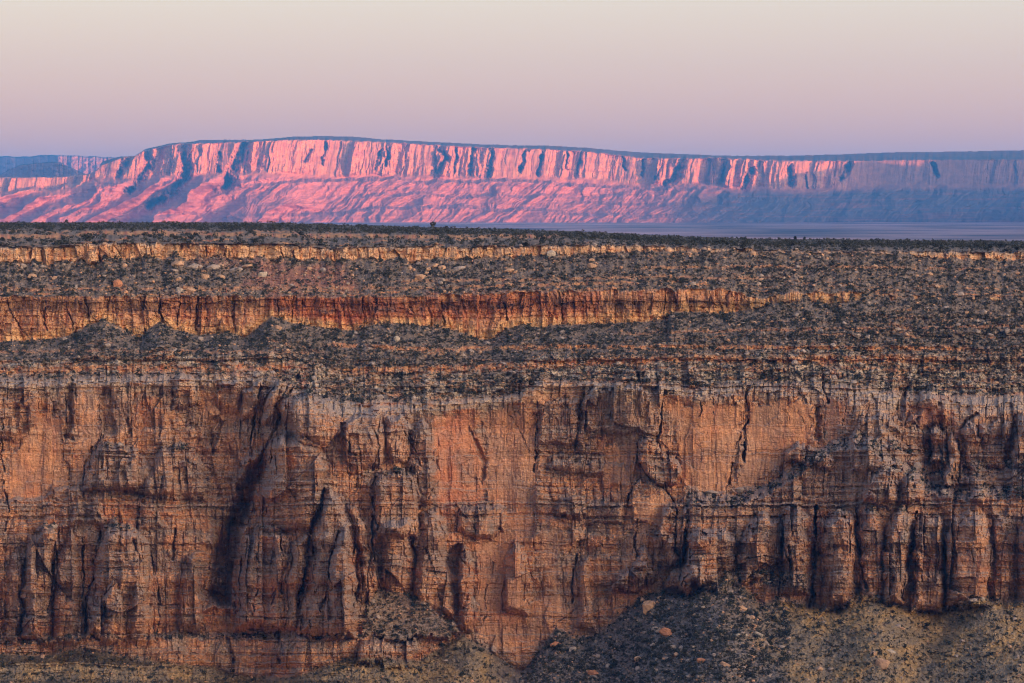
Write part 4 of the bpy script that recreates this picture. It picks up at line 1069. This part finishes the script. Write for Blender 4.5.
app = ssz / spos[:, 1]
order = np.argsort(-app)
inframe = (X.ravel()[ks] > 2) & (X.ravel()[ks] < 1022) & (Y.ravel()[ks] < 681)
order = [i for i in order if inframe[i]]
solo = np.array(order[:296]); mask = np.zeros(NS, bool); mask[solo] = True
tag(merged('scrub', S_T_LOW, spos[~mask] - np.array([0, 0, .05]), ssz[~mask], srot[~mask], sty[~mask], sq[~mask], M_LEAF), 'countless small dark shrubs covering the plateau and scree', 'scrub', kind='stuff')
S_ME = [mesh_np('shrub', v, f, M_LEAF, link=False) for v, f in S_T]
zlab = {0: ('larger dark round shrub on the flat plateau top near the skyline', 'shrubs on the plateau top'), 1: ('larger dark shrub clinging to the golden rim cliff', 'shrubs on the rim cliff'),
        2: ('larger dark shrub on the boulder slope between the two cliff bands', 'shrubs on the upper boulder slope'), 3: ('larger dark shrub at the foot of the orange ledge cliff', 'shrubs by the ledge cliff'),
        4: ('larger dark shrub on the grey scree bench above the great wall', 'shrubs on the scree bench'), 5: ('larger dark shrub on a rubble ledge of the great canyon wall', 'shrubs on ledges of the wall'),
        6: ('larger dark shrub on the scree slopes at the foot of the canyon wall', 'shrubs on the foot scree')}
for i in solo:
    o = bpy.data.objects.new('shrub', S_ME[sty[i]]); COL.objects.link(o)
    o.location = spos[i] - np.array([0, 0, .05]); o.rotation_euler = (0, 0, srot[i]); s_ = float(ssz[i]); o.scale = (s_, s_, s_ * float(sq[i]))
    z_ = int(zone.ravel()[ks[i]])
    lb, gp = zlab[z_]
    if z_ == 6 and X.ravel()[ks[i]] < 480:
        lb, gp = 'larger dark shrub on the low brown slope under the left pillars', 'shrubs under the left pillars'
    elif z_ == 6 and X.ravel()[ks[i]] > 780:
        lb, gp = 'larger dark shrub on the ochre slope under the right pillars', 'shrubs on the ochre slope'
    elif z_ == 6:
        lb, gp = 'larger dark shrub on the dense grey scree fan at the bottom', 'shrubs on the grey scree fan'
    elif z_ == 5 and conem.ravel()[ks[i]] > 0.5:
        lb, gp = 'larger dark shrub on the small scree cone against the wall', 'shrubs on the small scree cone'
    tag(o, lb, 'shrub', gp)

# loose rocks
rden = loose * (zone != 0) * (0.4 + 0.6 * ss(-0.2, 0.4, fbm(X / 24, Y / 9, 3, 711))) * np.where(zone == 6, np.where(fan, 1.0, 0.15), 1.0)
rden = np.maximum(rden, (rub > 0.5) * wallm * 0.8 * (1 - conem * 0.7))
NR = 15000
kr = scatter(NR, rden, 51)
r2 = np.random.default_rng(53)
rsz = np.exp(r2.normal(-0.98, 0.46, NR)).clip(0.16, 1.25)
rpos = V[kr]; rrot = r2.uniform(0, 6.283, NR); rty = r2.integers(0, 6, NR); rsq = r2.uniform(.7, 1.2, NR)
rcol = np.clip(np.array([0.25, 0.192, 0.15])[None] * r2.uniform(0.65, 1.3, NR)[:, None], .05, .6)
warm = r2.uniform(0, 1, NR) < np.where(np.isin(zone.ravel()[kr], (2,)), .45, .2)
rcol[warm] = np.array([0.44, 0.25, 0.15]) * r2.uniform(.75, 1.15, warm.sum())[:, None]
def low_boulder(s):
    import bmesh
    r = np.random.default_rng(s); bm = bmesh.new(); bmesh.ops.create_icosphere(bm, subdivisions=1, radius=1.0)
    v = np.array([p.co[:] for p in bm.verts]); f = np.array([[q.index for q in fc.verts] for fc in bm.faces]); bm.free()
    v *= r.uniform(.7, 1.15, (len(v), 1)); v *= np.array([1.1, .9, .75]); return v, f
B_LOW = [low_boulder(s) for s in range(60, 66)]
app = rsz / rpos[:, 1]
inf = (X.ravel()[kr] > 2) & (X.ravel()[kr] < 1022) & (Y.ravel()[kr] < 680)
orderb = [i for i in np.argsort(-app) if inf[i]]
solob = np.array(orderb[:220]); mb = np.zeros(NR, bool); mb[solob] = True
tag(merged('rubble', B_LOW, rpos[~mb] + np.array([0, 0, .1]) * rsz[~mb][:, None], rsz[~mb], rrot[~mb], rty[~mb], rsq[~mb], M_STONE, rcol[~mb]), 'countless loose stones strewn over the scree slopes', 'rubble', kind='stuff')
B_ME = {}
for t, (v, f) in enumerate(B_T):
    for cname, cc in (('grey', (0.31, 0.245, 0.205)), ('tan', (0.42, 0.26, 0.165)), ('rust', (0.40, 0.18, 0.10)), ('pale', (0.38, 0.31, 0.245))):
        B_ME[t, cname] = mesh_np('boulder', v, f, M_STONE, np.tile(np.array(cc), (len(v), 1)), link=False)
blab = {1: ('loose block lodged at the golden rim cliff', 'blocks at the rim cliff'), 2: ('fallen block on the slope between the two cliff bands', 'blocks on the upper slope'), 3: ('loose block at the foot of the orange ledge cliff', 'blocks under the ledge cliff'),
        4: ('loose block on the scree bench above the great wall', 'blocks on the scree bench'), 5: ('loose block resting on a ledge of the great wall', 'blocks on ledges of the wall'), 6: ('loose block on the scree at the foot of the wall', 'blocks on the foot scree')}
for i in solob:
    tan = bool(warm[i])
    o = bpy.data.objects.new('boulder', B_ME[int(rty[i]), 'tan' if tan else 'grey']); COL.objects.link(o)
    s_ = float(rsz[i]); o.location = rpos[i] + np.array([0, 0, .2 * s_]); o.rotation_euler = (r2.uniform(-.3, .3), r2.uniform(-.3, .3), rrot[i]); o.scale = (s_, s_, s_ * float(rsq[i]))
    lb, gp = blab[int(zone.ravel()[kr[i]])]
    tag(o, ('small orange tan ' if tan else 'small grey ') + lb, 'boulder', ('orange ' if tan else 'grey ') + gp)

# boulders one can pick out in the photograph: x, y of the foot, width and height in pixels
for bx, by, w, h, c, lb in [
    (118, 288, 9, 10, 'rust', 'upright rust coloured block alone on the upper slope'), (32, 279, 8, 6, 'tan', 'rounded tan boulder on the upper slope left of the upright rust block'), (55, 280, 6, 5, 'tan', 'small tan boulder right of the rounded tan boulder on the upper slope'),
    (178, 268, 13, 10, 'tan', 'large tan block fallen just below the rim cliff'), (196, 272, 14, 11, 'grey', 'big grey slab in the boulder heap below the rim cliff'), (213, 272, 13, 9, 'grey', 'flat grey slab at the right of the boulder heap'), (222, 280, 9, 7, 'tan', 'tan block below the flat grey slab of the boulder heap'),
    (206, 281, 8, 9, 'tan', 'tan block standing in the middle of the boulder heap'), (180, 294, 8, 8, 'pale', 'pale round boulder on the lip of the ledge cliff'), (192, 294, 10, 8, 'tan', 'tan block on the lip of the ledge cliff beside the pale round boulder'), (263, 277, 10, 7, 'pale', 'pale leaning block on the red earth slope'), (309, 271, 5, 6, 'tan', 'small bright tan boulder standing in red earth'),
    (236, 273, 12, 6, 'grey', 'low grey slab beside the red earth slope'), (247, 268, 11, 5, 'tan', 'thin tan slab under the rim cliff'), (435, 269, 10, 8, 'tan', 'tilted tan boulder on the middle of the upper slope'), (442, 271, 8, 7, 'tan', 'smaller tan boulder leaning on the tilted one'), (458, 271, 12, 6, 'grey', 'long grey slab pointing down the upper slope'), (421, 281, 12, 8, 'tan', 'long tan slab sliding towards the ledge cliff'),
    (551, 258, 8, 8, 'pale', 'pale leaning block below the end of the rim cliff'), (509, 273, 9, 6, 'tan', 'tan slab low on the upper slope'), (592, 268, 9, 6, 'tan', 'tan slab on the slope right of the leaning pale block'), (278, 330, 7, 6, 'tan', 'tan boulder on top of the tallest scree heap'), (397, 343, 6, 9, 'pale', 'pale upright stone on the bench below the red cliff'),
    (649, 614, 15, 17, 'tan', 'tall brown boulder standing high on the scree fan'), (668, 636, 18, 9, 'rust', 'broad rust coloured outcrop boulder on the scree fan'), (556, 648, 10, 9, 'rust', 'rust coloured boulder at the left edge of the scree fan'), (572, 653, 8, 8, 'grey', 'dark round boulder near the left edge of the scree fan'), (594, 676, 11, 8, 'rust', 'reddish boulder near the bottom of the scree fan'), (638, 662, 7, 6, 'tan', 'small brown boulder in the middle of the scree fan'),
    (758, 640, 11, 10, 'pale', 'pale grey boulder on the ridge of the scree fan'), (745, 637, 5, 5, 'pale', 'small white stone left of the pale boulder on the ridge'), (738, 637, 5, 4, 'pale', 'small white stone farthest left on the ridge'), (742, 612, 9, 8, 'tan', 'brown boulder high on the scree ridge'), (725, 668, 12, 7, 'tan', 'low brown outcrop near the bottom of the scree fan'), (702, 664, 10, 6, 'rust', 'rust coloured slab low on the scree fan'),
    (882, 668, 14, 12, 'tan', 'brown outcrop boulder on the low ridge under the right pillars'), (890, 655, 10, 8, 'pale', 'pale block above the brown outcrop on the low ridge'), (690, 504, 8, 7, 'pale', 'pale tilted block on the ledge under the smooth orange face'), (740, 492, 9, 6, 'grey', 'grey block at the foot of the smooth orange face'), (712, 494, 12, 5, 'grey', 'brown rounded block under the smooth orange face'),
    (927, 476, 6, 14, 'tan', 'bright upright stone on the ledge left of the pinnacles'), (917, 470, 8, 10, 'grey', 'grey leaning stone beside the bright upright stone'), (982, 602, 6, 6, 'pale', 'pale block where the right pillars meet the scree')]:
    p = surf(bx, by - h * 0.4)
    sc_ = float(p[1]) / FPX
    t = abs(hash((bx, by))) % 6
    o = bpy.data.objects.new('boulder', B_ME[t, c]); COL.objects.link(o)
    o.location = p + np.array([0, -0.15 * w * sc_, 0]); o.scale = (w * .56 * sc_, w * .5 * sc_, h * .66 * sc_)
    o.rotation_euler = (0, math.radians((bx * 7 % 40) - 20), (bx * 13 % 60) * 0.01)
    tag(o, lb, 'boulder')


# small junipers that break the skyline
def juniper(xp, hpx, lb):
    i, j = flat_idx(xp, 0)
    y0 = float(L0[0, j]) + 1.2
    p = surf(xp, y0)
    h = hpx * float(p[1]) / FPX
    root = bpy.data.objects.new('juniper_tree', None); COL.objects.link(root); root.location = p
    tag(root, lb, 'tree')
    n = 8; ang = np.arange(n) * 2 * math.pi / n
    rings = []
    for zz, r_, ox in ((-.05, .09, 0), (.2, .07, .02), (.42, .05, .06), (.6, .025, .05)):
        rings.append(np.stack([np.cos(ang) * r_ * h + ox * h, np.sin(ang) * r_ * h, np.full(n, zz * h)], 1))
    v = np.concatenate(rings); f = []
    for a in range(3):
        for k in range(n):
            f.append((a * n + k, a * n + (k + 1) % n, (a + 1) * n + (k + 1) % n, (a + 1) * n + k))
    mesh_np('trunk', v, np.array(f), M_BARK, parent=root)
    v, f = shrub_np(int(xp), 150)
    v = v * np.array([0.62, 0.62, 0.75]) * h; v[:, 2] += 0.22 * h
    mesh_np('crown', v, f, M_LEAF, parent=root)


juniper(433, 6.0, 'lone dark juniper breaking the skyline in front of the pink mesa')
juniper(796, 4.6, 'taller dark juniper on the right skyline before the purple plain')
juniper(66, 3.4, 'low dark juniper on the far left of the skyline')
juniper(805, 3.2, 'smaller dark juniper right beside the skyline juniper before the plain')
